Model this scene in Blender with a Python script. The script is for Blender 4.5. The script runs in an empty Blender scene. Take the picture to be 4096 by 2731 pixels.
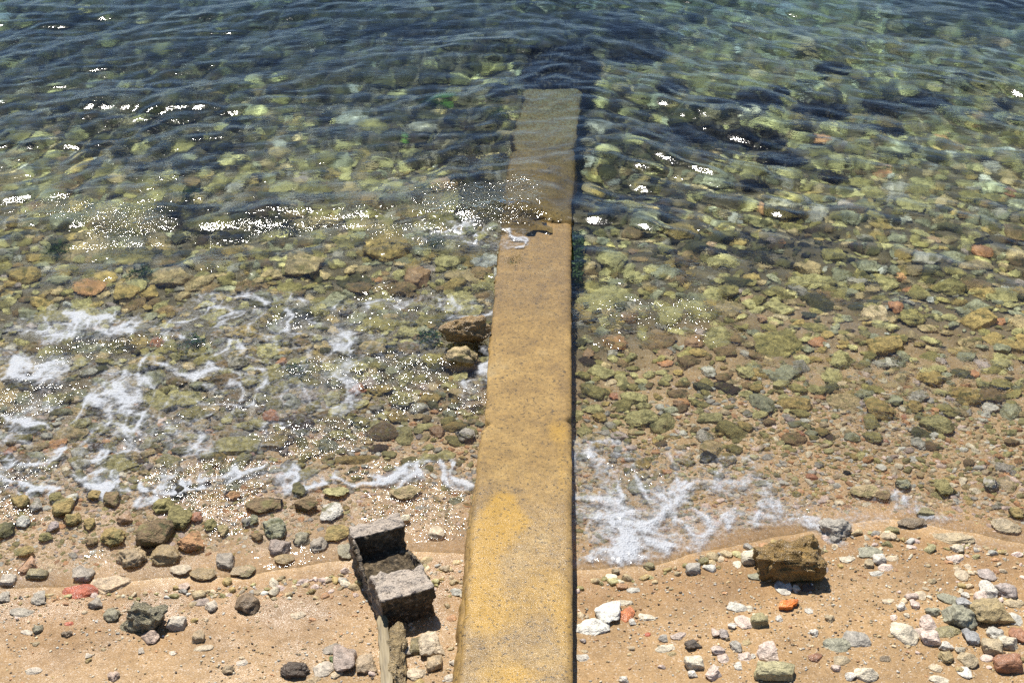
import bpy, bmesh, math
import numpy as np
from mathutils import Vector

sc = bpy.context.scene
COL = sc.collection
R = math.radians

# ------------------------------------------------------------------ camera, sky, sun, exposure
PITCH, LENS, CAMH = 33.3, 50.0, 4.0
cam = bpy.data.cameras.new('camera')
cam_o = bpy.data.objects.new('camera', cam)
COL.objects.link(cam_o)
cam_o.location = (0, 0, CAMH)
cam_o.rotation_euler = (R(90 - PITCH), 0, 0)
cam.lens, cam.sensor_width, cam.clip_end = LENS, 36.0, 3000
sc.camera = cam_o

SUN_EL, SUN_AZ = 58.0, -18.0
world = bpy.data.worlds.new('World')
sc.world = world
world.use_nodes = True
wn = world.node_tree
sky = wn.nodes.new('ShaderNodeTexSky')
sky.sky_type = 'NISHITA'
sky.sun_disc = False
sky.sun_elevation = R(SUN_EL)
sky.sun_rotation = R(SUN_AZ)
sky.air_density, sky.dust_density, sky.ozone_density = 0.85, 0.05, 3.0
sky.altitude = 1200
wn.links.new(sky.outputs[0], wn.nodes['Background'].inputs[0])
wn.nodes['Background'].inputs[1].default_value = 0.085

sun = bpy.data.lights.new('sun', 'SUN')
sun.energy, sun.angle, sun.color = 5.0, R(0.5), (1.0, 0.95, 0.86)
sun_o = bpy.data.objects.new('sun', sun)
COL.objects.link(sun_o)
sdir = Vector((math.sin(R(SUN_AZ)) * math.cos(R(SUN_EL)), math.cos(R(SUN_AZ)) * math.cos(R(SUN_EL)), math.sin(R(SUN_EL))))
sun_o.rotation_euler = sdir.to_track_quat('Z', 'Y').to_euler()
sun_o.location = (0, 0, 30)
sun.cycles.is_caustics_light = True          # sunlight refracted by the real water surface

sc.view_settings.view_transform = 'Standard'
sc.view_settings.look = 'None'
sc.view_settings.exposure = 0.45
sc.view_settings.gamma = 1.0
sc.cycles.use_denoising = False
sc.cycles.sample_clamp_indirect = 6.0
sc.cycles.max_bounces = 8

# ------------------------------------------------------------------ numeric helpers
rng = np.random.default_rng(7)

def _hash(ix, iy, iz, seed):
    h = (ix.astype(np.int64) * 374761393 + iy.astype(np.int64) * 668265263 + iz.astype(np.int64) * 2147483647 + seed * 974711) & 0xffffffff
    h = ((h ^ (h >> 13)) * 1274126177) & 0xffffffff
    h = ((h ^ (h >> 16)) * 2246822519) & 0xffffffff
    return ((h ^ (h >> 15)) & 0xffffff) / float(0xffffff)

def noise3(x, y, z, seed=0):
    x, y, z = np.broadcast_arrays(np.asarray(x, float), np.asarray(y, float), np.asarray(z, float))
    ix, iy, iz = np.floor(x), np.floor(y), np.floor(z)
    fx, fy, fz = x - ix, y - iy, z - iz
    fx, fy, fz = [f * f * f * (f * (f * 6 - 15) + 10) for f in (fx, fy, fz)]
    r = 0
    for a in (0, 1):
        for b in (0, 1):
            for c in (0, 1):
                r = r + _hash(ix + a, iy + b, iz + c, seed) * (fx if a else 1 - fx) * (fy if b else 1 - fy) * (fz if c else 1 - fz)
    return r * 2 - 1

def noise2(x, y, seed=0):
    x, y = np.broadcast_arrays(np.asarray(x, float), np.asarray(y, float))
    ix, iy = np.floor(x), np.floor(y)
    fx, fy = x - ix, y - iy
    fx, fy = [f * f * f * (f * (f * 6 - 15) + 10) for f in (fx, fy)]
    z0 = np.zeros_like(ix)
    r = 0
    for a in (0, 1):
        for b in (0, 1):
            r = r + _hash(ix + a, iy + b, z0, seed) * (fx if a else 1 - fx) * (fy if b else 1 - fy)
    return r * 2 - 1

def fbm2(x, y, seed=0, oct=4):
    r, a = 0, 1.0
    for k in range(oct):
        r = r + a * noise2(x * 2 ** k + k * 7.3, y * 2 ** k - k * 3.1, seed + k)
        a *= .5
    return r / 1.6

def sstep(a, b, x):
    t = np.clip((np.asarray(x, float) - a) / (b - a), 0, 1)
    return t * t * (3 - 2 * t)

# camera rays: photograph pixel (of 4096 x 2731) -> world ray
FPX = LENS / 36.0 * 4096
_p = R(PITCH)
def ray(px, py):
    cx, cy = (np.asarray(px, float) - 2048) / FPX, (1365.5 - np.asarray(py, float)) / FPX
    d = np.stack([cx, math.cos(_p) + cy * math.sin(_p), -math.sin(_p) + cy * math.cos(_p)], -1)
    return d / np.linalg.norm(d, axis=-1, keepdims=True)

def on_plane(px, py, z=0.0):
    d = ray(px, py)
    t = (z - CAMH) / d[..., 2]
    return d[..., 0] * t, d[..., 1] * t

# ------------------------------------------------------------------ shape of the shore
# shoreline: where the still water (z = 0) meets the sand, read off along the photograph
_sl = [(-400, 2330), (0, 2340), (500, 2330), (1000, 2300), (1500, 2230), (1900, 2200), (2290, 2275), (2600, 2265), (2800, 2190), (3100, 2140), (3500, 2090), (4096, 2170), (4500, 2200)]
_slx, _sly = on_plane(np.array([a for a, b in _sl]), np.array([b for a, b in _sl]))
def shore_y(x):
    return np.interp(x, _slx, _sly) - .06

def sand_z(x, y):
    x, y = np.asarray(x, float), np.asarray(y, float)
    t = y - shore_y(x)
    right = sstep(.0, .5, x)
    shelf = .022 + .012 * right
    w = np.maximum(t, 0)
    depth = shelf * (1 - np.exp(-w / (.16 + .1 * right))) + .085 * np.maximum(0, w - .55 + .2 * right) ** 1.04
    z = np.where(t > 0, -depth, .072 * np.power(np.maximum(-t, 0), .9))
    z = np.where(y > 15, z * 1.0, z)
    und = .012 * fbm2(x * 1.7, y * 1.7, 3) + .004 * noise2(x * 9, y * 9, 5)
    return np.maximum(z + und * (.25 + .75 * sstep(.3, 1.5, np.abs(t))), -3.5)

SLAB_A, SLAB_Z0, SLAB_Y0 = -.044, .145, 3.76
def slab_top(y):
    return SLAB_Z0 + SLAB_A * (np.asarray(y, float) - SLAB_Y0)

def refract_down(d):
    n = np.array([0, 0, 1.0]); eta = 1 / 1.333
    c = -(d @ n)
    k = math.sqrt(1 - eta * eta * (1 - c * c))
    return d * eta + n * (eta * c - k)

def pix_ground(px, py, lift=0.0):
    """world point on sand / sea bed seen at a pixel (bent by the water where there is water)"""
    d = ray(px, py)
    p = np.array([0, 0, CAMH], float)
    t0 = -CAMH / d[2]
    q = p + d * t0
    if sand_z(q[0], q[1]) < -.01:
        p, d = q, refract_down(d)
        t = np.linspace(0, 6, 500)
    else:
        t = np.linspace(t0 * .8, t0 * 1.05, 300)
    P = p + d * t[:, None]
    hit = P[:, 2] < sand_z(P[:, 0], P[:, 1]) + lift
    i = int(np.argmax(hit)) if hit.any() else len(t) - 1
    return P[i]

# ------------------------------------------------------------------ mesh helpers
def make_mesh(name, co, faces, attrs=None, smooth=True):
    co = np.ascontiguousarray(co, np.float32)
    faces = np.ascontiguousarray(faces, np.int32)
    k = faces.shape[1]
    me = bpy.data.meshes.new(name)
    me.vertices.add(len(co)); me.vertices.foreach_set('co', co.ravel())
    me.loops.add(faces.size); me.loops.foreach_set('vertex_index', faces.ravel())
    me.polygons.add(len(faces)); me.polygons.foreach_set('loop_start', np.arange(len(faces), dtype=np.int32) * k)
    me.update(calc_edges=True)
    me.polygons.foreach_set('use_smooth', np.full(len(faces), smooth))
    for an, av in (attrs or {}).items():
        av = np.asarray(av, np.float32)
        if av.ndim == 1:
            at = me.attributes.new(an, 'FLOAT', 'POINT'); at.data.foreach_set('value', av)
        else:
            if av.shape[1] == 3: av = np.concatenate([av, np.ones((len(av), 1), np.float32)], 1)
            at = me.attributes.new(an, 'FLOAT_COLOR', 'POINT'); at.data.foreach_set('color', np.ascontiguousarray(av).ravel())
    return me

def link(name, me, mat=None, parent=None, loc=None, **props):
    o = bpy.data.objects.new(name, me)
    COL.objects.link(o)
    if mat is not None and me is not None and not me.materials: me.materials.append(mat)
    if parent is not None: o.parent = parent
    if loc is not None: o.location = loc
    for k, v in props.items(): o[k] = v
    if me is not None: o.cycles.is_caustics_receiver = True
    return o

def grid_faces(n, m):
    i = np.arange(n * m).reshape(m, n)
    return np.stack([i[:-1, :-1], i[:-1, 1:], i[1:, 1:], i[1:, :-1]], -1).reshape(-1, 4)

def used_only(co, faces, *arrs):
    u, inv = np.unique(faces, return_inverse=True)
    return (co[u], inv.reshape(faces.shape)) + tuple(a[u] for a in arrs)

def dense_axis(a, b, step, far_a, far_b):
    mid = np.arange(a, b, step)
    def ext(s, f):
        out, st, p = [], step, s
        sg = 1 if f > s else -1
        while sg * (f - p) > 0:
            st *= 1.35; p += sg * st; out.append(p)
        return out
    lo = ext(a, far_a)[::-1] if far_a is not None else []
    hi = ext(mid[-1], far_b) if far_b is not None else []
    return np.array(lo + list(mid) + hi)

# ------------------------------------------------------------------ materials
class NB:
    def __init__(s, name):
        s.m = bpy.data.materials.new(name); s.m.use_nodes = True
        s.t = s.m.node_tree; s.n = s.t.nodes; s.n.clear()
        s.out = s.n.new('ShaderNodeOutputMaterial')
    def node(s, typ, ins=None, **pr):
        nd = s.n.new('ShaderNode' + typ)
        for k, v in pr.items(): setattr(nd, k, v)
        for k, v in (ins or {}).items():
            sk = nd.inputs[k]
            if isinstance(v, bpy.types.NodeSocket): s.t.links.new(v, sk)
            else: sk.default_value = v
        return nd
    def coord(s, kind='Object'): return s.node('TexCoord').outputs[kind]
    def noise(s, vec, scale, detail=3, rough=.55, fac=True, dim=None):
        nd = s.node('TexNoise', {'Vector': vec, 'Scale': scale, 'Detail': detail, 'Roughness': rough})
        return nd.outputs['Fac' if fac else 'Color']
    def vor(s, vec, scale, out='Distance', feature='F1', rnd=1.0):
        nd = s.node('TexVoronoi', {'Vector': vec, 'Scale': scale, 'Randomness': rnd}, feature=feature)
        return nd.outputs[out]
    def ramp(s, fac, stops, interp='LINEAR'):
        nd = s.node('ValToRGB', {'Fac': fac}); cr = nd.color_ramp; cr.interpolation = interp
        while len(cr.elements) < len(stops): cr.elements.new(.5)
        for e, (p, c) in zip(cr.elements, stops):
            e.position = p
            e.color = (c, c, c, 1) if not hasattr(c, '__len__') else tuple(c) + (1,) * (4 - len(c))
        return nd.outputs['Color']
    def mix(s, fac, a, b, blend='MIX'):
        nd = s.node('Mix', data_type='RGBA', blend_type=blend)
        for k, v in (('Factor', fac), ('A', a), ('B', b)):
            sk = [i for i in nd.inputs if i.name == k and i.type == ('VALUE' if k == 'Factor' else 'RGBA')][0]
            if isinstance(v, bpy.types.NodeSocket): s.t.links.new(v, sk)
            else: sk.default_value = v if k == 'Factor' else (tuple(v) + (1,) * (4 - len(v)) if hasattr(v, '__len__') else (v, v, v, 1))
        return [o for o in nd.outputs if o.type == 'RGBA'][0]
    def math(s, op, a, b=0.0, c=None, clamp=False):
        nd = s.node('Math', operation=op, use_clamp=clamp)
        for i, v in enumerate((a, b) + ((c,) if c is not None else ())):
            if isinstance(v, bpy.types.NodeSocket): s.t.links.new(v, nd.inputs[i])
            else: nd.inputs[i].default_value = v
        return nd.outputs[0]
    def attr(s, name, out='Fac'): return s.node('Attribute', attribute_name=name).outputs[out]
    def bump(s, h, strength=1.0, dist=.01, normal=None):
        ins = {'Height': h, 'Strength': strength, 'Distance': dist}
        if normal is not None: ins['Normal'] = normal
        return s.node('Bump', ins).outputs[0]
    def done(s, shader): s.t.links.new(shader, s.out.inputs[0]); return s.m

def stone_material(name, src, wet=.6, algae=0.0, bumpd=.012, pit=.5):
    b = NB(name); oc = b.coord('Object')
    if src == 'object':
        inf = b.node('ObjectInfo'); col = inf.outputs['Color']
        # object space is normalised per stone; use generated position in metres through geometry
        pos = b.node('NewGeometry').outputs['Position']
    else:
        col = b.attr('tint', 'Color'); pos = b.node('NewGeometry').outputs['Position']
    n1 = b.noise(pos, 38, 4, .6); n2 = b.noise(pos, 160, 3, .6); n3 = b.noise(pos, 14, 2)
    c = b.mix(1.0, col, b.ramp(n1, [(.28, .55), (.5, .95), (.72, 1.4)]), 'MULTIPLY')
    c = b.mix(1.0, c, b.ramp(n2, [(.3, .7), (.5, 1.0), (.68, 1.3)]), 'MULTIPLY')
    pits = b.vor(pos, 120)
    c = b.mix(pit, c, b.ramp(pits, [(.12, .3), (.3, 1.0)]), 'MULTIPLY')
    if algae > 0:
        am = b.ramp(b.noise(pos, 22, 4, .65), [(.5, 0), (.62, 1)])
        am = b.math('MULTIPLY', am, algae)
        c = b.mix(am, c, b.ramp(n3, [(.35, (.055, .062, .018)), (.5, (.16, .14, .045)), (.7, (.30, .26, .11))]))
    h = b.math('ADD', b.math('MULTIPLY', n1, 1.0), b.math('MULTIPLY', n2, .35))
    bp = b.bump(h, .8, bumpd)
    spark = b.bump(b.noise(pos, 210, 1), 1.0, .002, bp)
    p = b.node('BsdfPrincipled', {'Base Color': c, 'Roughness': .75, 'Normal': bp, 'Coat Weight': b.math('MULTIPLY', b.ramp(n3, [(.35, .4), (.6, 1)]), wet), 'Coat Roughness': .22, 'Coat Normal': spark})
    return b.done(p.outputs[0])

M_STONE = stone_material('wet_stone', 'object', .4)
M_BED = stone_material('seabed_stone', 'object', .0, .85, .03, .7)
M_BED_ST = stone_material('seabed_stones_mixed', 'tint', .0, .8, .03, .7)
M_PEB_ST = stone_material('beach_pebbles_mixed', 'tint', .45)
M_ROUGH = stone_material('rough_rock', 'object', .8, 0, .03, .7)
M_BRICK = stone_material('worn_brick', 'object', .5, 0, .006, .3)

def sand_material():
    b = NB('wet_sand'); pos = b.node('NewGeometry').outputs['Position']
    g1 = b.noise(pos, 330, 2, .7); g2 = b.vor(pos, 210, 'Color'); lo = b.noise(pos, 3.1, 4, .6); mid = b.noise(pos, 26, 3, .6)
    c = b.ramp(g1, [(.25, (.19, .10, .040)), (.45, (.39, .235, .097)), (.6, (.49, .315, .145)), (.78, (.61, .46, .28))])
    sep = b.node('SeparateColor', {'Color': g2})
    gr = b.ramp(sep.outputs[0], [(0, (.16, .10, .05)), (.12, (.39, .245, .11)), (.55, (.46, .30, .145)), (.86, (.56, .42, .27)), (.93, (.78, .70, .60)), (1, (.55, .22, .08))], 'CONSTANT')
    c = b.mix(.38, c, gr)
    c = b.mix(1.0, c, b.ramp(lo, [(.3, .78), (.5, .95), (.7, 1.1)]), 'MULTIPLY')
    c = b.mix(1.0, c, b.ramp(mid, [(.3, .85), (.6, 1.06)]), 'MULTIPLY')
    c = b.mix(b.attr('damp'), c, b.mix(1.0, c, (.80, .74, .66), 'MULTIPLY'))   # soaked sand is darker
    # under the sea: greyer green gravel
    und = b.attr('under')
    c = b.mix(b.attr('shell'), c, b.mix(1.0, c, (1.30, 1.38, 1.55), 'MULTIPLY'))   # 'shell': sand colour brightened below the waterline to offset the water's darkening
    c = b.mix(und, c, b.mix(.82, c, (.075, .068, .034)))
    h = b.math('ADD', g1, b.math('MULTIPLY', mid, 1.2))
    bp = b.bump(h, .7, .006)
    sp = b.bump(b.noise(pos, 190, 2, .6), 1.0, .0024)
    wet = b.math('MULTIPLY', b.attr('wet'), b.ramp(mid, [(.3, .5), (.6, 1)]))
    p = b.node('BsdfPrincipled', {'Base Color': c, 'Roughness': .8, 'Normal': bp, 'Coat Weight': wet, 'Coat Roughness': .24, 'Coat Normal': sp})
    return b.done(p.outputs[0])
M_SAND = sand_material()

def water_material():
    b = NB('sea_water'); pos = b.node('NewGeometry').outputs['Position']
    ch = b.attr('chop')
    h = b.math('ADD', b.noise(pos, 13, 3, .6), b.math('MULTIPLY', b.noise(pos, 36, 2, .6), .42))
    bp = b.bump(h, ch, .030)
    # wind ripples: fine, drawn out along their crests, turning from one side of the jetty to the other
    xx = b.node('SeparateXYZ', {'Vector': pos}).outputs[0]
    side = b.ramp(b.math('MULTIPLY_ADD', xx, .25, .5), [(.2, 0), (.8, 1)])
    rl = b.noise(b.node('Mapping', {'Vector': pos, 'Rotation': (0, 0, R(-30)), 'Scale': (9, 18, 1)}).outputs[0], 1.0, 4, .6)
    rr = b.noise(b.node('Mapping', {'Vector': pos, 'Rotation': (0, 0, R(22)), 'Scale': (9, 18, 1)}).outputs[0], 1.0, 4, .6)
    rip = b.math('ADD', b.math('MULTIPLY', rr, side), b.math('MULTIPLY', rl, b.math('SUBTRACT', 1.0, side)))
    bp = b.bump(rip, b.attr('rip'), .035, bp)
    fr = b.node('Fresnel', {'IOR': 1.333, 'Normal': bp}).outputs[0]
    tint = b.ramp(b.attr('deep'), [(0, (1, 1, 1)), (.22, (.94, .985, .945)), (.45, (.78, .91, .90)), (.8, (.45, .68, .84))])
    tr = b.node('BsdfRefraction', {'Color': tint, 'IOR': 1.333, 'Roughness': 0.0, 'Normal': bp})
    gl = b.node('BsdfGlossy', {'Color': (1, 1, 1, 1), 'Roughness': .085, 'Normal': bp})
    mx = b.node('MixShader', {0: fr, 1: tr.outputs[0], 2: gl.outputs[0]})
    return b.done(mx.outputs[0])
M_WATER = water_material()

def foam_material():
    b = NB('sea_foam'); pos = b.node('NewGeometry').outputs['Position']
    f = b.attr('foam')
    fine = b.noise(pos, 48, 5, .72); bub = b.vor(pos, 105)
    a = b.math('ADD', f, b.math('MULTIPLY', b.math('SUBTRACT', fine, .5), 1.7))
    a = b.math('SUBTRACT', a, b.math('MULTIPLY', b.ramp(bub, [(.0, 1), (.35, 0)]), .16))
    a = b.ramp(a, [(.12, 0), (.46, .20), (.74, .56), (1.05, .86)])
    bp = b.bump(b.math('ADD', bub, fine), .8, .006)
    p = b.node('BsdfPrincipled', {'Base Color': (.50, .52, .55, 1), 'Roughness': .5, 'Normal': bp, 'Coat Weight': .6, 'Coat Roughness': .12})
    t = b.node('BsdfTransparent')
    mx = b.node('MixShader', {0: a, 1: t.outputs[0], 2: p.outputs[0]})
    return b.done(mx.outputs[0])
M_FOAM = foam_material()

def concrete_material():
    b = NB('ochre_concrete'); pos = b.node('NewGeometry').outputs['Position']
    lo = b.noise(pos, 5.5, 4, .65); mid = b.noise(pos, 45, 4, .65); fine = b.noise(pos, 230, 3, .7)
    c = b.ramp(lo, [(.3, (.19, .112, .030)), (.46, (.275, .165, .042)), (.6, (.34, .21, .058)), (.75, (.38, .26, .10))])
    c = b.mix(1.0, c, b.ramp(mid, [(.3, .72), (.5, 1.0), (.7, 1.2)]), 'MULTIPLY')
    c = b.mix(1.0, c, b.ramp(fine, [(.3, .6), (.5, 1.0), (.7, 1.35)]), 'MULTIPLY')
    agg = b.ramp(b.vor(pos, 150), [(.10, 1), (.2, 0)])
    c = b.mix(b.math('MULTIPLY', agg, .35), c, (.60, .50, .36))
    stain = b.math('ADD', b.attr('stain'), b.math('MULTIPLY', b.math('SUBTRACT', mid, .5), .5))
    stain = b.ramp(stain, [(.30, 0), (.85, 1)])
    c = b.mix(b.math('MULTIPLY', stain, .85), c, b.mix(1.0, (.44, .245, .015), b.ramp(fine, [(.3, .7), (.7, 1.2)]), 'MULTIPLY'))
    pit = b.ramp(b.noise(pos, 75, 2, .5), [(.33, .30), (.40, 1)])
    blot = b.ramp(b.noise(pos, 17, 5, .75), [(.34, .80), (.52, 1.0), (.7, 1.08)])
    c = b.mix(1.0, c, blot, 'MULTIPLY')
    c = b.mix(1.0, c, pit, 'MULTIPLY')
    soak = b.attr('soak')
    c = b.mix(soak, c, b.mix(1.0, c, (.70, .68, .62), 'MULTIPLY'))
    barn = b.math('MULTIPLY', b.attr('crust'), b.ramp(b.noise(pos, 60, 4, .7), [(.45, 0), (.58, 1)]))
    c = b.mix(b.math('MULTIPLY', barn, .8), c, b.ramp(fine, [(.35, (.10, .085, .05)), (.6, (.42, .39, .27))]))
    bp = b.bump(b.math('ADD', b.math('MULTIPLY', mid, .6), fine), .6, .006)
    sp = b.bump(b.noise(pos, 200, 2, .6), 1.0, .0024)
    p = b.node('BsdfPrincipled', {'Base Color': c, 'Roughness': .7, 'Normal': bp, 'Coat Weight': b.math('MULTIPLY', b.attr('wet'), .5), 'Coat Roughness': .22, 'Coat Normal': sp})
    return b.done(p.outputs[0])
M_CONC = concrete_material()

def block_material():
    b = NB('lichened_block'); pos = b.node('NewGeometry').outputs['Position']; nor = b.node('NewGeometry').outputs['Normal']
    lo = b.noise(pos, 16, 5, .7); mid = b.noise(pos, 60, 4, .7); fine = b.noise(pos, 240, 2)
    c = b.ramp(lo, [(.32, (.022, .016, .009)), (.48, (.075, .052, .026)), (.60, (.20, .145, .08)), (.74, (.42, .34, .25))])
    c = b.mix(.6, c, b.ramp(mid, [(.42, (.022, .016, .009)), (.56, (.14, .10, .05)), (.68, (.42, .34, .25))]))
    crust = b.attr('crust')      # pale salt and lichen crust grown on the two end faces
    c = b.mix(b.math('MULTIPLY', crust, b.ramp(mid, [(.30, .1), (.44, .95)])), c, b.mix(1.0, (.52, .44, .36), b.ramp(fine, [(.3, .65), (.7, 1.2)]), 'MULTIPLY'))
    bp = b.bump(b.math('ADD', b.math('MULTIPLY', lo, 1.4), mid), .9, .016)
    p = b.node('BsdfPrincipled', {'Base Color': c, 'Roughness': .85, 'Normal': bp})
    return b.done(p.outputs[0])
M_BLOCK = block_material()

def weed_material(name, c0, c1):
    b = NB(name); pos = b.node('NewGeometry').outputs['Position']
    c = b.mix(b.ramp(b.noise(pos, 60, 3), [(.35, 0), (.65, 1)]), c0, c1)
    p = b.node('BsdfPrincipled', {'Base Color': c, 'Roughness': .6})
    return b.done(p.outputs[0])
M_WEED = weed_material('dark_seaweed', (.018, .013, .010), (.075, .048, .026))
M_GREEN = weed_material('green_algae', (.025, .055, .012), (.075, .13, .025))

def wood_material():
    b = NB('weathered_board'); tc = b.coord('Object')
    mp = b.node('Mapping', {'Vector': tc, 'Scale': (30, 3, 30)}).outputs[0]
    n = b.noise(mp, 2.2, 4, .6)
    c = b.ramp(n, [(.3, (.12, .088, .04)), (.5, (.24, .18, .085)), (.7, (.34, .27, .15))])
    p = b.node('BsdfPrincipled', {'Base Color': c, 'Roughness': .6, 'Normal': b.bump(n, .6, .006), 'Coat Weight': .25, 'Coat Roughness': .2})
    return b.done(p.outputs[0])
M_WOOD = wood_material()

# ------------------------------------------------------------------ ground: one sheet of sand running down into the sea
xs = dense_axis(-4.9, 4.9, .034, -400, 400)
ys = dense_axis(2.6, 12.8, .034, -60, 900)
X, Y = np.meshgrid(xs, ys)
Z = sand_z(X, Y)
tsh = (Y - shore_y(X))
wet = sstep(-.75, -.05, tsh + .30 * fbm2(X * 2, Y * 2, 11)) * (.35 + .65 * sstep(.2, -.6, X)) * (.35 + .9 * sstep(-.2, .3, fbm2(X * 5, Y * 7, 15))) + .07
wet = np.where(X > .2, wet * .75, wet)
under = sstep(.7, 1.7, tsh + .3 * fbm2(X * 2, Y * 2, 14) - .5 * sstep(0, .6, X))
me = make_mesh('sand', np.stack([X, Y, Z], -1).reshape(-1, 3), grid_faces(len(xs), len(ys)), {'wet': np.clip(wet, 0, 1).ravel(), 'under': under.ravel(), 'damp': (sstep(-.45, -.05, tsh + .25 * fbm2(X * 2.3, Y * 2.3, 16)) * sstep(.06, -.02, tsh)).ravel(), 'shell': sstep(.0, .16, tsh + .05 * fbm2(X * 3, Y * 3, 13)).ravel()})  # 'shell' masks the brightening painted into the submerged sand
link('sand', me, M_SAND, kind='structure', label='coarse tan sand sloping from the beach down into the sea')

def jet_pt(px, py):
    d = ray(px, py); p = np.array([0, 0, CAMH], float)
    q = p + d * (-CAMH / d[2])
    if q[2] > slab_top(q[1]): p, d = q, refract_down(d)
    t = (SLAB_Z0 + SLAB_A * (p[1] - SLAB_Y0) - p[2]) / (d[2] - SLAB_A * d[1])
    q = p + d * t
    return float(q[0]), float(q[1])
LEFT = [jet_pt(*p) for p in [(1838, 2760), (1878, 2250), (1899, 2000), (1922, 1790), (1940, 1640), (1955, 1400), (1983, 1100), (2010, 850), (2050, 560), (2092, 357)]]
RIGHT = [jet_pt(*p) for p in [(2292, 2760), (2289, 2250), (2287, 2000), (2286, 1790), (2286, 1640), (2285, 1400), (2284, 1100), (2286, 850), (2306, 560), (2330, 357)]]
LX = lambda y: np.interp(y, [p[1] for p in LEFT], [p[0] for p in LEFT])
RX = lambda y: np.interp(y, [p[1] for p in RIGHT], [p[0] for p in RIGHT])
Y_END = LEFT[-1][1]
Y_J1 = jet_pt(1945, 1692)[1]
Y_J2 = jet_pt(2270, 598)[1]

# ------------------------------------------------------------------ water surface
_w = np.random.default_rng(5)
WAVES = []
for lam in np.geomspace(.11, 1.25, 46):
    for side in (-1, 1):
        base = R(128) if side < 0 else R(62)
        a = base + _w.normal(0, .62)
        WAVES.append((side, 2 * math.pi / lam * math.cos(a), 2 * math.pi / lam * math.sin(a), _w.uniform(0, 6.28), lam))
def water_z(x, y, full=True):
    x, y = np.asarray(x, float), np.asarray(y, float)
    d = np.maximum(-sand_z(x, y), 0)
    att = sstep(.0, .22, d) * .92 + .08
    fine_att = .35 + .65 * sstep(.05, .3, d)
    xw = x + .10 * noise2(x * 1.3, y * 1.3, 21) + .03 * noise2(x * 4.1, y * 4.1, 22)
    yw = y + .10 * noise2(x * 1.3, y * 1.3, 23) + .03 * noise2(x * 4.1, y * 4.1, 24)
    wl = sstep(1.2, -1.2, x + .6 * noise2(x * .7, y * .7, 25)); wr = 1 - wl
    gust = .75 + .45 * noise2(x * .8, y * 1.6, 26)
    z = np.zeros_like(x)
    for side, kx, ky, ph, lam in WAVES:
        amp = .0046 * lam ** .95 * (1.40 if lam < .26 else .85 if lam < .6 else .75)
        z = z + amp * (wl if side < 0 else wr) * (fine_att if lam < .3 else 1) * np.sin(kx * xw + ky * yw + ph)
    z = z * gust * att
    # the wavelet rolling onto the jetty from the left, and its ripple on the right
    yc = 7.55 + .10 * (x + 1) + .12 * noise2(x * 1.1, 3.3, 31)
    z = z + .030 * np.exp(-((y - yc) / .16) ** 2) * sstep(-3.2, -1.2, x) * sstep(.35, .0, x)
    return z

xs = dense_axis(-4.9, 4.9, .0160, -400, 400)
ys = dense_axis(4.25, 12.6, .0145, None, 900)
X, Y = np.meshgrid(xs, ys)
Z = np.zeros_like(X)
inner = (np.abs(X) < 12) & (Y < 24)
Z[inner] = water_z(X[inner], Y[inner])
S = sand_z(X, Y)
tsh = Y - shore_y(X)
dep = Z - S
chop = .08 + .42 * sstep(3.1, 1.1, tsh) * sstep(-.1, .15, tsh)
yc = 7.55 + .10 * (X + 1)
chop = chop + .45 * np.exp(-((X - .75) / .6) ** 2 - ((Y - 6.55) / .4) ** 2) + .85 * np.exp(-((Y - yc) / .5) ** 2) * sstep(-4.5, -.8, X) * sstep(.3, .0, X)
chop = np.where(X > .2, chop * .6, chop) * (.30 + 1.1 * sstep(-.15, .45, fbm2(X * 2.2, Y * 3.6, 41)))
fc = grid_faces(len(xs), len(ys))
co = np.stack([X, Y, Z], -1).reshape(-1, 3)
depf = dep.ravel()
onslab = np.abs(X.ravel()) < 1e9
js = (X > LX(Y)) & (X < RX(Y)) & (Y < Y_END)
keep = (dep.ravel()[fc] > .008).all(1)
ds = np.where(js, Z - slab_top(Y), 1.0)
ds = ds - .010 * (noise2(X * 9, Y * 9, 47) + .6 * noise2(X * 25, Y * 25, 48)) * js
keep &= ~((ds.ravel()[fc] < .008) & (ds.ravel()[fc] > -.02)).any(1)
def rim(fld, thr, kept):
    inn = np.zeros(len(depf), bool); inn[fc[kept].ravel()] = True
    out = np.zeros(len(depf), bool); out[fc[~kept].ravel()] = True
    b_ = inn & out
    gy = np.gradient(fld, ys, axis=0).ravel()
    sh = np.clip((thr - fld.ravel()) / np.where(np.abs(gy) < 1e-3, 1e-3, gy), -.022, .022)
    return b_, sh
b1, s1 = rim(dep, .008, keep)
b2, s2 = rim(np.where(js, ds, np.nan_to_num(ds)), .008, keep)
jsr = js.ravel()
near_shore = b1 & ~jsr & (np.abs(dep.ravel() - .008) < .01)
near_slab = b2 & jsr & (np.abs(ds.ravel() - .008) < .012)
co[near_shore, 1] += s1[near_shore]
co[near_slab, 1] += s2[near_slab]
rip = .13 * sstep(1.2, 4.0, tsh) + .05
co, fc, chopv, ripv, deepv = used_only(co, fc[keep], chop.ravel(), rip.ravel(), np.clip(dep, 0, 1).ravel())
me = make_mesh('sea', co, fc, {'chop': chopv, 'rip': ripv, 'deep': deepv})
sea = link('sea', me, M_WATER, kind='structure', label='clear rippled sea water over the stony bottom')
sea.cycles.is_caustics_receiver = False
sea.cycles.is_caustics_caster = True

# ------------------------------------------------------------------ concrete jetty
def blob(x, y, cx, cy, rx, ry):
    return np.exp(-(((x - cx) / rx) ** 2 + ((y - cy) / ry) ** 2))

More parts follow.
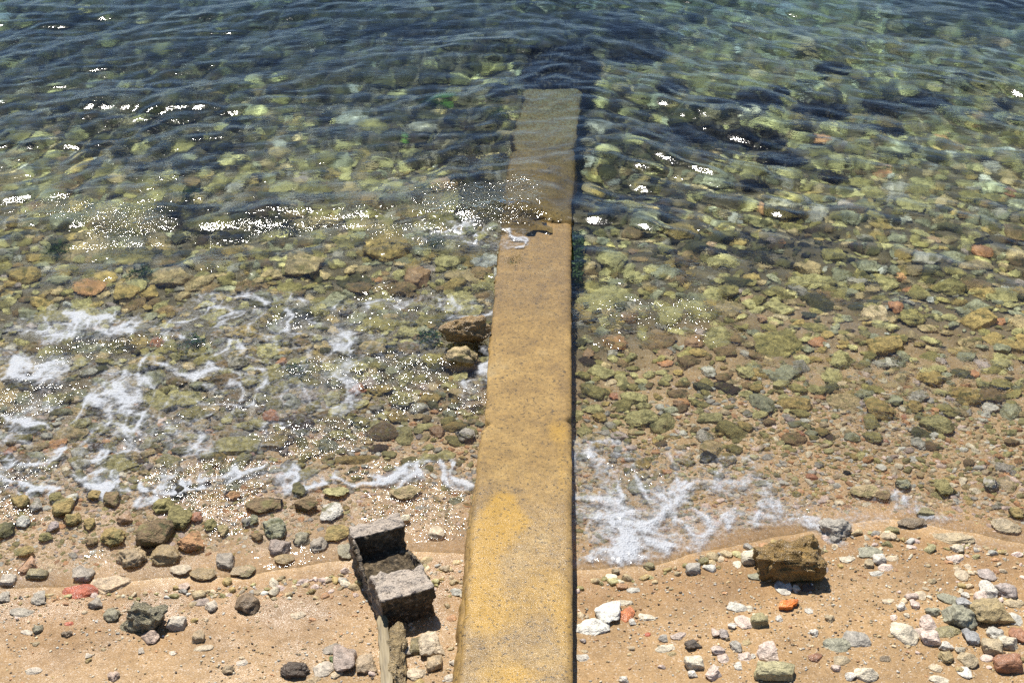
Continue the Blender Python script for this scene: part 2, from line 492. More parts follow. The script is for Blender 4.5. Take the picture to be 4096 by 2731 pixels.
def slab_mesh(y0, y1, seed, dl=0.0, dr=0.0, rough=.0045, crust=None):
    n = max(20, int((y1 - y0) / .014)); m = 30
    v = np.linspace(0, 1, n); yy = y0 + (y1 - y0) * v
    e0, e1 = yy - y0, y1 - yy
    corner = .030 * (np.exp(-(e0 / .018)) + np.exp(-(e1 / .018)))
    notch = np.exp(-(np.abs(yy - Y_J1) / .022))
    nl = rough * .8 * (fbm2(yy * 9, seed + 0 * yy, seed) * 1.6 + 1.2 * np.minimum(0, noise2(yy * 22, seed + 3 + 0 * yy, seed + 9) + .35))
    nr = rough * .35 * (fbm2(yy * 9, seed + 5 + 0 * yy, seed + 2) * 1.3 + np.minimum(0, noise2(yy * 24, seed + 8 + 0 * yy, seed + 4) + .4))
    xl = LX(yy) + dl - nl + corner + .034 * notch - .008 * sstep(Y_J1 + .01, Y_J1 - .01, yy); xr = RX(yy) + dr + nr - corner - .026 * np.exp(-(np.abs(yy - Y_J1 - .03) / .016))
    zt = slab_top(yy)
    us = np.linspace(0, 1, m)
    prof = []
    ch = .011
    prof.append((xl + .01, zt - .42)); prof.append((xl + .0, zt - .2)); prof.append((xl - .001, zt - .07)); prof.append((xl, zt - ch)); 
    for k, u in enumerate(us):
        uu = .010 + (1 - .020) * 0 + 0 if False else None
        x = xl + .009 + (xr - xl - .018) * u
        zz = zt + .0035 * fbm2(x * 6, yy * 6, 20) + .0016 * noise2(x * 40, yy * 40, 21)
        if u in (0, 1): zz = zz - .004
        prof.append((x, zz))
    prof.append((xr, zt - ch)); prof.append((xr + .001, zt - .07)); prof.append((xr, zt - .2)); prof.append((xr - .01, zt - .42))
    P = len(prof)
    co = np.zeros((n, P, 3))
    for j, (x, z) in enumerate(prof):
        co[:, j, 0] = x; co[:, j, 1] = yy; co[:, j, 2] = z
    co[:, :4, 0] += .004 * noise2(co[:, :4, 1] * 25, co[:, :4, 2] * 25, seed + 30)
    co[:, -4:, 0] += .002 * noise2(co[:, -4:, 1] * 25, co[:, -4:, 2] * 25, seed + 31)
    # end edges uneven
    if 0: co[0, :, 1] += .006 * noise2(co[0, :, 0] * 30, 0 * co[0, :, 0], seed + 40); co[-1, :, 1] += .006 * noise2(co[-1, :, 0] * 30, 0 * co[0, :, 0] + 4, seed + 41)
    flat = co.reshape(-1, 3)
    fcs = grid_faces(P, n)
    # close bottom and ends with strips (quads pairing the profile halves)
    idx = np.arange(n * P).reshape(n, P)
    bot = np.stack([idx[:-1, 0], idx[1:, 0], idx[1:, -1], idx[:-1, -1]], -1)
    caps = []
    for row, fl in ((0, 1), (n - 1, 0)):
        for j in range(P // 2 - 1):
            q = [idx[row, j], idx[row, P - 1 - j], idx[row, P - 2 - j], idx[row, j + 1]]
            caps.append(q if fl else q[::-1])
    fcs = np.concatenate([fcs, bot, np.array(caps)])
    x, y = flat[:, 0], flat[:, 1]
    def sp(px, py, rx, ry):
        cx, cy = jet_pt(px, py); return 1.15 * blob(x, y, cx, cy, rx, ry)
    stain = sp(2015, 2020, .055, .10) + sp(1995, 2110, .095, .15) + sp(2060, 2085, .06, .05) + 1.0 * sp(1935, 2290, .06, .28) + .75 * sp(1980, 2450, .12, .14) + .8 * sp(2040, 2700, .12, .10) + .5 * sp(2150, 2350, .10, .20) + .5 * sp(2250, 2480, .05, .3) + .5 * sp(2230, 1720, .08, .12) + .45 * sp(2180, 870, .12, .5) + .4 * sp(2250, 1900, .04, .3)
    wetm = .10 + .80 * sstep(5.05, 4.35, y + .12 * fbm2(x * 5, y * 5, 71)) + .25 * sstep(6.1, 6.6, y)
    cr = sstep(Y_J2 - .4, Y_J2 + .5, y) if crust is None else np.full_like(x, crust)
    me = make_mesh('slab', flat, fcs, {'stain': np.clip(stain, 0, 1.2), 'wet': np.clip(wetm, 0, 1), 'crust': cr, 'soak': sstep(5.7, 6.9, y + .3 * fbm2(x * 4, y * 3, 72))})
    me.set_sharp_from_angle(angle=R(62))
    return me

jet = link('concrete_jetty', None, loc=(0, 0, 0), label='long narrow ochre concrete jetty running from the beach into the water', category='jetty')
near = link('slab', slab_mesh(2.7, Y_J2, 101), M_CONC, jet, label='long slab, glittering with a yellow stain at the near end')
link('slab', slab_mesh(Y_J2, Y_END, 180, rough=.026), M_CONC, jet, label='far slab, crusted and wholly under water')
for k, o in enumerate([o for o in jet.children if o.type == 'MESH']):
    pass

# rough footing that shows along the left of the near slab
n = 150; yy = np.linspace(2.7, 5.15, n); m = 9
fo = np.zeros((n, m, 3))
wid = .012 + .030 * sstep(5.1, 4.5, yy) * (.6 + .7 * np.abs(fbm2(yy * 4, yy * 0, 55)))
for j in range(m):
    a = j / (m - 1)
    fo[:, j, 0] = LX(yy) + .02 - (wid + .02) * (math.sin(a * math.pi / 2) ** .8) + .006 * noise2(yy * 28, a * 9 + 0 * yy, 56)
    fo[:, j, 1] = yy
    fo[:, j, 2] = slab_top(yy) - .030 - .13 * a ** 2.5 + .008 * noise2(yy * 24, a * 7 + 0 * yy, 57)
me = make_mesh('footing', fo.reshape(-1, 3), grid_faces(m, n), {'stain': np.full(n * m, .25), 'wet': np.full(n * m, .4), 'crust': np.zeros(n * m)})
link('footing', me, M_CONC, jet)

# ------------------------------------------------------------------ stone shapes
def ico(sub):
    bm = bmesh.new(); bmesh.ops.create_icosphere(bm, subdivisions=sub + 0, radius=1)
    bm.verts.ensure_lookup_table()
    v = np.array([x.co[:] for x in bm.verts]); f = np.array([[x.index for x in fa.verts] for fa in bm.faces]); bm.free()
    return v, f
ICO = {s: ico(s) for s in (1, 2, 3, 4, 5, 6)}

def stone_shape(kind, seed, sub):
    r = np.random.default_rng(seed); v, f = ICO[sub]; v = v.copy()
    if kind == 'round': npl, lo, hi, amp = 6, .66, .95, .16
    elif kind == 'flat': npl, lo, hi, amp = 9, .55, .85, .11
    elif kind == 'block': npl, lo, hi, amp = 5, .6, .85, .11
    else: npl, lo, hi, amp = 11, .5, .82, .12
    if kind == 'block':
        q = np.sign(v) * np.abs(v) ** .42; v = q * .78
        a = r.uniform(-.3, .3); v[:, 0] += a * .35 * v[:, 2]; v[:, 1] += r.uniform(-.25, .25) * v[:, 2]
        v[:, 1] *= 1 + r.uniform(-.2, .2) * v[:, 0]
    for k in range(npl):
        nrm = r.normal(size=3); nrm /= np.linalg.norm(nrm); d = r.uniform(lo, hi)
        e = v @ nrm - d; v = v - np.outer(np.maximum(e, 0) * .96, nrm)
    o = r.uniform(0, 50, 3)
    for fr, am in ((1.3, amp * 1.5), (2.9, amp * .8), (6.5, amp * .45), (14, amp * .2)):
        if sub < 3 and fr > 4 or sub < 4 and fr > 10: continue
        nn = noise3(v[:, 0] * fr + o[0], v[:, 1] * fr + o[1], v[:, 2] * fr + o[2], seed)
        v = v * (1 + am * nn)[:, None]
    v -= (v.max(0) + v.min(0)) / 2
    v /= np.abs(v).max(0)
    return v, f

VAR = {}
def variant(kind, k, sub=3):
    key = (kind, k, sub)
    if key not in VAR:
        v, f = stone_shape(kind, hash(kind) % 1 + {'round': 100, 'flat': 200, 'block': 300, 'angular': 400}[kind] + k, sub)
        me = make_mesh('stone', v, f)
        if kind in ('block', 'angular'): me.set_sharp_from_angle(angle=R(42))
        VAR[key] = me
    return VAR[key]
def variant_mat(kind, k, sub, mat):
    key = (kind, k, sub, mat.name)
    if key not in VAR:
        me = variant(kind, k, sub).copy(); me.materials.clear(); me.materials.append(mat); VAR[key] = me
    return VAR[key]

# colours: word -> albedo
C = {'olive': (.27, .23, .085), 'pale olive': (.41, .365, .165), 'dark olive': (.11, .10, .045), 'ochre': (.36, .26, .095), 'tan': (.42, .32, .17), 'brown': (.20, .135, .065),
     'dark brown': (.075, .048, .028), 'grey': (.34, .31, .26), 'grey-green': (.28, .275, .18), 'pale grey': (.50, .48, .41), 'white': (.60, .56, .48), 'cream': (.62, .54, .39), 'beige': (.55, .43, .27),
     'pinkish': (.60, .46, .38), 'mauve-grey': (.38, .31, .28), 'red': (.36, .085, .035), 'orange': (.46, .15, .05), 'rusty': (.27, .125, .062), 'orange-tan': (.48, .26, .12), 'black': (.022, .018, .014), 'blue-grey': (.30, .31, .32), 'green': (.10, .20, .03)}

REG = {'A': (0, 0), 'B': (1350, 0), 'C': (2696, 0), 'D': (0, 900), 'E': (1350, 900), 'F': (2696, 900), 'G': (0, 1800), 'H': (900, 1800), 'I': (1800, 1800), 'J': (2500, 1800), 'K': (3100, 1800)}
# region, x, y, width, height (pixels of that enlargement), colour, shape, [label, short landmark name, turn]
T = []
def S(reg, rows):
    for r in rows: T.append((reg,) + tuple(r))
S('G', [
 (1045, 600, 235, 180, 'brown', 'block', 'brown angular rock standing clear of the shallows with a deep black shadow beside it', 'the brown shadowed rock'),
 (890, 745, 180, 130, 'tan', 'round', 'knobbly white-topped rock just shoreward of the brown shadowed rock', 'the white-topped knobbly rock'),
 (1130, 730, 180, 120, 'ochre', 'angular', 'flat-topped ochre stone between the brown shadowed rock and an orange-brown lump', 'the flat-topped ochre stone'),
 (1300, 640, 190, 120, 'orange-tan', 'angular', 'orange-brown lump of worn brick right of the brown shadowed rock', 'the orange-brown brick lump'),
 (1330, 470, 80, 95, 'red', 'round', 'small bright red brick pebble beside a pitted olive stone in the shallows', 'the bright red brick pebble'),
 (1215, 480, 170, 150, 'olive', 'angular', 'pitted yellow-olive stone touching the bright red brick pebble', 'the pitted yellow-olive stone'),
 (1190, 1185, 110, 80, 'white', 'block', 'white stone against the right foot of the dark mossy rock'),
 (1015, 1265, 110, 95, 'pinkish', 'angular', 'pale pinkish stone on sand in front of the dark mossy rock'),
 (755, 1120, 95, 85, 'grey-green', 'round', 'smooth round grey-green stone left of the dark mossy rock', 'the smooth grey-green stone'),
 (1665, 1055, 150, 120, 'brown', 'round', 'brown rounded stone half sunk alone in the wet sand', 'the half-sunk brown stone'),
 (745, 915, 230, 130, 'beige', 'flat', 'flat beige triangular slab of rock lying in the wash left of the jetty', 'the beige triangular slab'),
 (540, 960, 220, 90, 'red', 'flat', 'glittering red brick piece left of the beige triangular slab', 'the glittering red brick piece'),
 (190, 790, 110, 110, 'orange-tan', 'angular', 'orange brick lump near the left edge in the wash', 'the orange lump near the left edge'),
 (255, 850, 125, 65, 'olive', 'block'), (565, 850, 130, 100, 'grey', 'angular'), (1520, 770, 105, 100, 'grey', 'block', 'pitted grey squarish stone at the edge of the wash', 'the pitted grey squarish stone'),
 (1340, 1270, 75, 70, 'tan', 'block'), (1425, 1065, 75, 70, 'white', 'round'), (225, 1490, 100, 45, 'white', 'flat', 'flat white pebble alone on dry sand in the bottom left corner'),
 (765, 600, 170, 130, 'ochre', 'round'), (430, 410, 140, 110, 'ochre', 'block', 'box-shaped ochre stone just shoreward of the foam at far left', 'the box-shaped ochre stone'), (390, 335, 110, 60, 'olive', 'angular'), (755, 355, 110, 100, 'brown', 'block'),
 (1105, 400, 150, 100, 'olive', 'round'), (1570, 320, 130, 70, 'orange-tan', 'angular'), (850, 475, 110, 80, 'rusty', 'angular'), (160, 500, 100, 80, 'pale grey', 'round'), (135, 365, 150, 90, 'ochre', 'round'),
 (1420, 520, 90, 90, 'olive', 'round'), (1500, 555, 90, 75, 'tan', 'round'), (1370, 850, 160, 75, 'ochre', 'flat'), (1200, 290, 130, 150, 'black', 'angular', 'black weedy rock breaking through the front of the foam', 'the black rock in the foam'),
 (45, 560, 130, 120, 'dark olive', 'round', 'dark olive rock cut by the left edge of the picture', 'the dark olive rock at the left edge'), (1220, 825, 130, 65, 'cream', 'flat'), (60, 890, 90, 70, 'white', 'block'), (255, 1215, 65, 55, 'grey-green', 'round'), (185, 1230, 80, 32, 'white', 'flat'),
 (450, 1250, 70, 40, 'brown', 'round'), (465, 1170, 55, 28, 'red', 'flat'), (1370, 1335, 120, 40, 'cream', 'flat'), (600, 1395, 40, 32, 'white', 'block'), (955, 1355, 40, 40, 'white', 'angular'), (1165, 1370, 50, 30, 'white', 'flat'),
 (765, 1535, 70, 60, 'pinkish', 'round'), (1540, 1490, 70, 52, 'tan', 'round'), (250, 390, 90, 80, 'grey', 'angular'), (490, 345, 80, 60, 'pale grey', 'block'), (150, 1100, 150, 60, 'pale grey', 'flat'), (265, 1010, 90, 80, 'pale grey', 'angular'), (40, 1000, 70, 70, 'pale grey', 'angular'),
 (650, 1045, 90, 60, 'grey', 'angular'), (490, 490, 130, 90, 'ochre', 'round'), (600, 510, 90, 80, 'ochre', 'round'), (365, 530, 80, 100, 'mauve-grey', 'angular'), (620, 640, 90, 60, 'brown', 'round'), (180, 700, 130, 60, 'ochre', 'flat'), (310, 600, 100, 60, 'olive', 'round'), (1660, 830, 110, 70, 'olive', 'flat'), (1240, 930, 70, 50, 'pinkish', 'flat'), (1350, 1030, 110, 45, 'mauve-grey', 'flat'),
 (640, 320, 110, 70, 'ochre', 'round'), (1660, 490 + 20, 70, 55, 'grey', 'round'),
])
S('H', [
 (265, 380, 260, 110, 'brown', 'flat', 'long brown fish-shaped stone at the edge of the water left of the stepped block', 'the long brown fish-shaped stone'),
 (555, 380, 170, 110, 'brown', 'angular', 'wedge-shaped brown stone beside the ridged white shell-like stone', 'the wedge-shaped brown stone'),
 (505, 285, 110, 90, 'dark olive', 'angular'), (750, 305, 180, 70, 'pale olive', 'flat'),
 (725, 425, 150, 120, 'white', 'flat', 'ridged white shell-like stone seaward of the stepped block', 'the ridged white stone'),
 (1215, 300, 220, 85, 'tan', 'flat', 'oval tan stone with two dark holes between block and jetty', 'the oval stone with two holes'),
 (335, 555, 165, 150, 'grey-green', 'round', 'rough rounded grey-green stone with black pits in the pebbly wash', 'the rough pitted grey-green stone'),
 (215, 600, 90, 60, 'brown', 'round'), (365, 675, 130, 110, 'mauve-grey', 'block'), (635, 655, 110, 90, 'grey', 'round', 'grey stone pierced by a single round hole left of the stepped block'), (400, 755, 120, 60, 'ochre', 'flat'),
 (1435, 575, 110, 85, 'cream', 'angular', 'pointed cream stone on sand between the stepped block and the jetty', 'the pointed cream stone'), (490, 1115, 90, 50, 'cream', 'flat'),
 (720, 1345, 110, 60, 'grey', 'flat', None, None, 25), (810, 1430, 140, 180, 'mauve-grey', 'block', 'large pinkish grey stone with a red base at the bottom, left of the board', 'the large pinkish grey stone'), (670, 1480, 130, 90, 'white', 'flat', 'flat white slanting stone left of the large pinkish grey stone', None, 30),
 (960, 1455, 130, 115, 'beige', 'angular', 'beige stone between the large pinkish grey stone and the board'), (725, 1415, 42, 45, 'green', 'round', 'small bright green mossy pebble by the large pinkish grey stone'),
 (1395, 1330, 160, 150, 'cream', 'angular', 'yellow and cream angular stone in front of the stepped block', 'the yellow and cream angular stone'), (1300, 1330, 100, 130, 'olive', 'block'), (1410, 1445, 95, 95, 'tan', 'block'), (1235, 1360, 60, 60, 'white', 'block'), (1540, 1440, 50, 35, 'white', 'angular'), (1515, 1540, 70, 50, 'white', 'flat'),
 (475, 1500, 170, 95, 'dark brown', 'round', 'crumbly dark brown clod on the sand at the bottom edge', 'the crumbly brown clod'), (595, 1550, 90, 40, 'tan', 'flat'), (1290, 1510, 120, 80, 'cream', 'flat'), (1215, 480, 70, 40, 'cream', 'flat'), (760, 570, 170, 110, 'ochre', 'flat'), (190, 490, 80, 80, 'grey-green', 'round'), (520, 610, 100, 90, 'grey-green', 'round'), (820, 690, 110, 100, 'grey-green', 'flat'), (1530, 350, 170, 60, 'grey-green', 'flat'), (1320, 385, 90, 35, 'pale grey', 'flat'), (1635, 375, 65, 35, 'orange-tan', 'flat'), (120, 830, 130, 60, 'tan', 'flat'), (230, 960, 90, 40, 'tan', 'flat'), (1290, 650, 70, 90, 'mauve-grey', 'flat'), (115, 1435, 70, 40, 'white', 'flat'),
])
S('I', [
 (1185, 1115, 100, 100, 'orange', 'flat', 'glittering orange tile piece touching the two-lobed white stone', 'the glittering orange tile piece'), (1230, 1162, 45, 40, 'white', 'angular'), (1325, 1130, 100, 50, 'cream', 'flat', None, None, -20), (1170, 1030, 110, 38, 'cream', 'flat'),
 (1635, 815, 90, 65, 'grey', 'block', 'pitted grey stone alone on sand just below the froth', 'the pitted grey stone below the froth'), (1115, 830, 50, 32, 'tan', 'round'), (1340, 795, 70, 45, 'olive', 'round'), (895, 1400, 80, 50, 'white', 'flat'), (1330, 1245, 40, 25, 'red', 'flat'),
 (1540, 1255, 100, 50, 'pinkish', 'flat'), (1450, 1340, 120, 50, 'cream', 'flat'), (1635, 1320, 100, 60, 'dark brown', 'angular', 'dark brown splintered fragment among pale stones right of the jetty', 'the dark brown fragment'), (1490, 1372, 60, 30, 'ochre', 'flat'), (1435, 1275, 55, 42, 'grey', 'angular'),
 (1645, 1450, 120, 75, 'cream', 'block', 'smooth loaf-shaped cream stone near the bottom edge right of the jetty', 'the loaf-shaped cream stone'), (1635, 1515, 60, 42, 'white', 'angular'), (1770, 1510, 100, 90, 'pinkish', 'angular'), (1235, 945, 80, 38, 'pale grey', 'flat'), (1170, 1552, 60, 40, 'white', 'round'), (905, 1355, 42, 22, 'tan', 'flat'), (895, 1290, 40, 28, 'mauve-grey', 'round'),
])
S('J', [
 (840, 745, 110, 80, 'cream', 'block', 'cream stone leaning on the left end of the wet brown boulder'), (755, 770, 52, 80, 'cream', 'flat'), (900, 850, 130, 55, 'grey-green', 'flat'), (1065, 930, 100, 110, 'white', 'flat'), (1150, 940, 50, 50, 'cream', 'round'), (1235, 940, 80, 45, 'dark brown', 'angular', 'dark brown twisted fragment below the wet brown boulder'),
 (1240, 1085, 60, 36, 'white', 'flat', None, None, -30), (760, 1065, 120, 60, 'pale grey', 'flat', None, None, -20), (835, 1070, 45, 62, 'cream', 'flat'), (800, 1160, 110, 95, 'pinkish', 'flat', None, None, 45), (900, 1165, 105, 75, 'olive', 'block', 'smooth olive-brown stone lying among pale stones right of the jetty', 'the smooth olive-brown stone'), (895, 1110, 70, 26, 'cream', 'flat'),
 (720, 1190, 52, 42, 'white', 'angular'), (610, 1240, 50, 60, 'pinkish', 'block'), (665, 1245, 60, 62, 'mauve-grey', 'round'), (685, 1278, 36, 26, 'brown', 'round'), (745, 1335, 70, 100, 'grey', 'round'), (820, 1298, 55, 36, 'ochre', 'flat'), (955, 1375, 120, 110, 'pinkish', 'angular', 'big pale pinkish stone above the long olive block at the bottom', 'the big pale pinkish stone'), (1000, 1435, 55, 26, 'mauve-grey', 'flat'),
 (630, 1355, 90, 50, 'pinkish', 'angular'), (660, 1405, 70, 60, 'pinkish', 'flat'), (760, 1460, 46, 50, 'white', 'angular'), (1000, 1510, 230, 115, 'pale olive', 'block', 'long olive-cream block of stone at the bottom edge right of the jetty', 'the long olive-cream block'), (1285, 1400, 90, 60, 'rusty', 'flat', 'flat dark red tile scrap alone on the sand', 'the dark red tile scrap'), (1275, 1237, 50, 46, 'white', 'round'), (1035, 1140, 42, 36, 'white', 'angular'), (865, 1392, 30, 40, 'white', 'angular'), (805, 1395, 80, 60, 'pinkish', 'flat'), (460, 1310 + 0, 20, 18, 'white', 'round'),
])
S('K', [
 (400, 560, 190, 130, 'grey', 'round', 'rounded grey rock washed by foam right of the wet brown boulder', 'the foam-washed grey rock'), (645, 690, 150, 72, 'grey-green', 'flat', 'flat grey-green stone heading a row of pale stones', 'the flat grey-green stone'), (630, 775, 55, 88, 'tan', 'block'), (700, 750, 80, 60, 'white', 'block'), (745, 797, 90, 50, 'pinkish', 'flat'), (490, 740, 100, 50, 'cream', 'flat'), (320, 815, 70, 60, 'mauve-grey', 'flat'),
 (920, 505, 180, 60, 'brown', 'flat'), (1010, 435, 110, 52, 'olive', 'angular'), (1195, 600, 250, 90, 'tan', 'flat', 'long tan stone slanting through the thin wash at right', 'the long slanting tan stone', -28), (1550, 530, 170, 85, 'tan', 'flat', None, None, -25), (1225, 675, 80, 52, 'cream', 'round'), (1215, 735, 110, 60, 'pinkish', 'flat'), (1255, 845, 80, 72, 'beige', 'flat'), (1300, 790, 42, 82, 'beige', 'flat'), (1425, 845, 100, 82, 'mauve-grey', 'flat', None, None, 25),
 (1440, 955, 110, 115, 'white', 'angular', 'tall white stone beside a smooth mauve-grey one near the right edge', 'the tall white stone'), (1550, 970, 130, 96, 'mauve-grey', 'round', 'smooth mauve-grey stone right of the tall white stone'), (1380, 1000, 80, 72, 'pinkish', 'block'), (1280, 985, 50, 40, 'white', 'round'), (1165, 1005, 130, 62, 'grey-green', 'flat'), (1275, 1050, 100, 72, 'blue-grey', 'angular'),
 (1460, 1115, 260, 150, 'ochre', 'angular', 'big tan humped stone with a shaded face near the right edge', 'the big humped tan stone'), (1235, 1150, 190, 145, 'grey-green', 'round', 'speckled greenish-grey cobble left of the big humped tan stone', 'the speckled greenish-grey cobble'),
 (1020, 1180, 90, 92, 'pinkish', 'angular'), (960, 1230, 110, 62, 'pinkish', 'flat'), (1045, 1285, 110, 82, 'pinkish', 'block'), (870, 1245, 150, 145, 'cream', 'angular', 'sharp cream stone with a dark underside at the left of the stone cluster', 'the sharp cream stone'), (1165, 1225, 150, 72, 'olive', 'flat'), (1320, 1270, 95, 125, 'blue-grey', 'angular', 'jagged blue-grey stone below the speckled greenish-grey cobble', 'the jagged blue-grey stone'),
 (1480, 1245, 100, 82, 'pale grey', 'round'), (1560, 1310, 120, 82, 'cream', 'block'), (1630, 1260, 100, 130, 'rusty', 'angular', 'reddish rock cut by the right edge among pale stones'), (1460, 1350, 125, 92, 'tan', 'block'), (1150, 1405, 90, 76, 'ochre', 'round'), (1295, 1420, 120, 100, 'tan', 'angular'), (1560, 1460, 170, 105, 'rusty', 'block', 'large rose-red brick stone in the bottom right corner', 'the rose-red brick stone'), (1245, 1485, 50, 36, 'ochre', 'round'), (1275, 1500, 80, 82, 'white', 'flat'),
 (550, 1280, 170, 100, 'grey', 'flat', None, None, -35), (415, 1320, 160, 92, 'grey-green', 'flat'), (450, 1420, 100, 62, 'tan', 'flat'), (610, 1520, 140, 92, 'cream', 'angular'), (510, 1532, 70, 50, 'white', 'angular'), (740, 1408, 70, 40, 'brown', 'flat'), (920, 995, 80, 36, 'pinkish', 'block'), (980, 980, 70, 62, 'beige', 'flat'), (940, 1045, 60, 52, 'pinkish', 'angular'), (850, 1060, 60, 52, 'white', 'angular'), (765, 1020, 80, 40, 'beige', 'flat'), (800, 1130, 46, 62, 'pinkish', 'flat'),
 (1150, 1330, 90, 52, 'white', 'angular'), (1430, 1405, 90, 50, 'pinkish', 'flat'), (1610, 1030, 130, 60, 'tan', 'flat'), (1060, 1100, 90, 50, 'grey-green', 'round'), (1020, 1130, 60, 36, 'white', 'flat'), (1080, 1470, 80, 45, 'beige', 'flat'), (365, 1145, 60, 45, 'tan', 'round'), (885, 1118, 36, 30, 'cream', 'round'), (680, 835, 80, 36, 'pale grey', 'flat'), (790, 735, 80, 40, 'beige', 'flat'), (1610, 1140, 110, 80, 'pale grey', 'flat'), (1110, 1550, 130, 50, 'cream', 'flat'), (410, 1475, 60, 40, 'pinkish', 'block'), (1320, 1170, 80, 50, 'pale grey', 'flat'), (440, 1170 - 580, 60, 45, 'brown', 'angular'), (860, 210 + 40, 110, 70, 'grey-green', 'round'), (1140, 270, 150, 110, 'olive', 'angular'), (1450, 250, 110, 100, 'grey', 'round'), (1560, 240, 130, 140, 'beige', 'flat'), (600, 290 + 10, 200, 80, 'tan', 'flat'), (250, 188, 90, 45, 'red', 'angular', 'small red brick bit in the thin foam right of the jetty'), (485, 160, 65, 32, 'black', 'round'), (720, 330, 110, 60, 'brown', 'flat'), (1620, 440, 100, 80, 'ochre', 'round'),
])
S('A', [
 (705, 285, 95, 62, 'pale olive', 'round', 'pale boulder showing bright through dark water at upper left', 'the pale upper-left boulder'), (1100, 965, 80, 72, 'white', 'angular', 'whitish stone under water standing out among dark ones at left', 'the whitish underwater stone'), (940, 1010, 200, 92, 'pale olive', 'round'), (1220, 980, 190, 90, 'olive', 'flat'), (1460, 990, 200, 130, 'black', 'round', 'big black rock under water left of the jetty', 'the big black underwater rock'), (1530, 1085, 160, 92, 'pale olive', 'round'),
 (370, 895, 75, 60, 'rusty', 'angular', 'rust-red brick lump under water at far left', 'the rust-red lump at far left'), (245, 1385, 120, 52, 'rusty', 'flat', 'flat brick-red stone under water near the left edge', 'the flat brick-red stone at left'), (200, 1300, 180, 130, 'grey-green', 'round', 'large rounded grey-green cobble under water near the left edge', 'the large rounded grey-green cobble'), (65, 1190, 230, 92, 'tan', 'flat', 'broad tan slab of stone under glints at the left edge', 'the broad tan slab at the left edge'), (470, 1270, 120, 72, 'brown', 'block'), (1080, 590, 260, 150, 'black', 'round', 'dark weedy rock mass under water at upper left', 'the dark weedy rock mass'), (1890, 985, 110, 72, 'pale grey', 'round'), (350, 600, 130, 60, 'pale olive', 'flat'), (620, 550, 130, 70, 'grey-green', 'round'), (1420, 340, 80, 40, 'tan', 'round'), (1720, 560, 130, 60, 'pale olive', 'angular'), (1600, 800, 130, 60, 'dark olive', 'angular'), (700, 1190, 160, 80, 'olive', 'round'), (1450, 1230 + 20, 150, 80, 'olive', 'angular'), (1620, 1210, 150, 90, 'pale olive', 'round'), (340, 1330, 120, 70, 'grey-green', 'angular'), (950, 1330 + 60, 200, 90, 'olive', 'flat'), (90, 1500, 90, 50, 'ochre', 'round'),
])
S('B', [
 (105, 805, 230, 100, 'pale grey', 'flat', 'broad pale grey stone under water left of the far slab', 'the broad pale grey stone'), (250, 865, 230, 92, 'olive', 'round', 'yellow-green topped cobble touching the broad pale grey stone'), (570, 872, 200, 100, 'grey', 'round', 'speckled grey cobble under water right of the broad pale grey stone', 'the speckled grey cobble'), (1240, 490, 110, 82, 'grey-green', 'round', 'rounded grey-green cobble beside the weedy end of the jetty'), (730, 690, 120, 60, 'green', 'round', 'yellow-green weedy stone under water left of the far slab', 'the yellow-green weedy stone'), (435, 950, 75, 50, 'green', 'round'),
 (1815, 1030, 150, 82, 'pale olive', 'block', 'pale squared stone under water right of the jetty', 'the pale squared stone'), (1985, 960, 150, 72, 'pale olive', 'angular'), (470, 1030, 180, 82, 'pale olive', 'round'), (100, 600, 110, 60, 'pale grey', 'angular'), (80, 1290, 150, 92, 'tan', 'angular'), (640, 530, 170, 82, 'black', 'block', 'black squared rock under water left of the weedy end', 'the black squared rock'), (1440, 330, 260, 110, 'dark brown', 'block', 'dark boxy rock under water beyond the weedy end of the jetty', 'the dark boxy rock'), (310, 170, 160, 70, 'black', 'round'), (1070, 550, 80, 40, 'rusty', 'round'), (880, 480, 80, 60, 'dark olive', 'round'), (800, 520, 130, 70, 'pale olive', 'round'), (400, 650, 170, 80, 'pale olive', 'round'), (1770, 690, 90, 60, 'pale olive', 'round'), (2140, 680, 130, 70, 'grey-green', 'round'), (1960, 740, 170, 50, 'pale olive', 'angular'), (1720, 1180, 150, 90, 'olive', 'round'), (2300, 1190, 120, 60, 'tan', 'flat'), (1830, 1370, 160, 90, 'grey-green', 'angular'), (1985, 1410, 170, 110, 'pale olive', 'angular'), (2080, 1500, 220, 110, 'grey-green', 'round'), (640, 1330, 130, 70, 'tan', 'angular'), (1050, 1040, 110, 70, 'tan', 'angular'), (1070, 1190, 90, 80, 'grey', 'round'), (720, 1250, 140, 70, 'rusty', 'flat'),
])
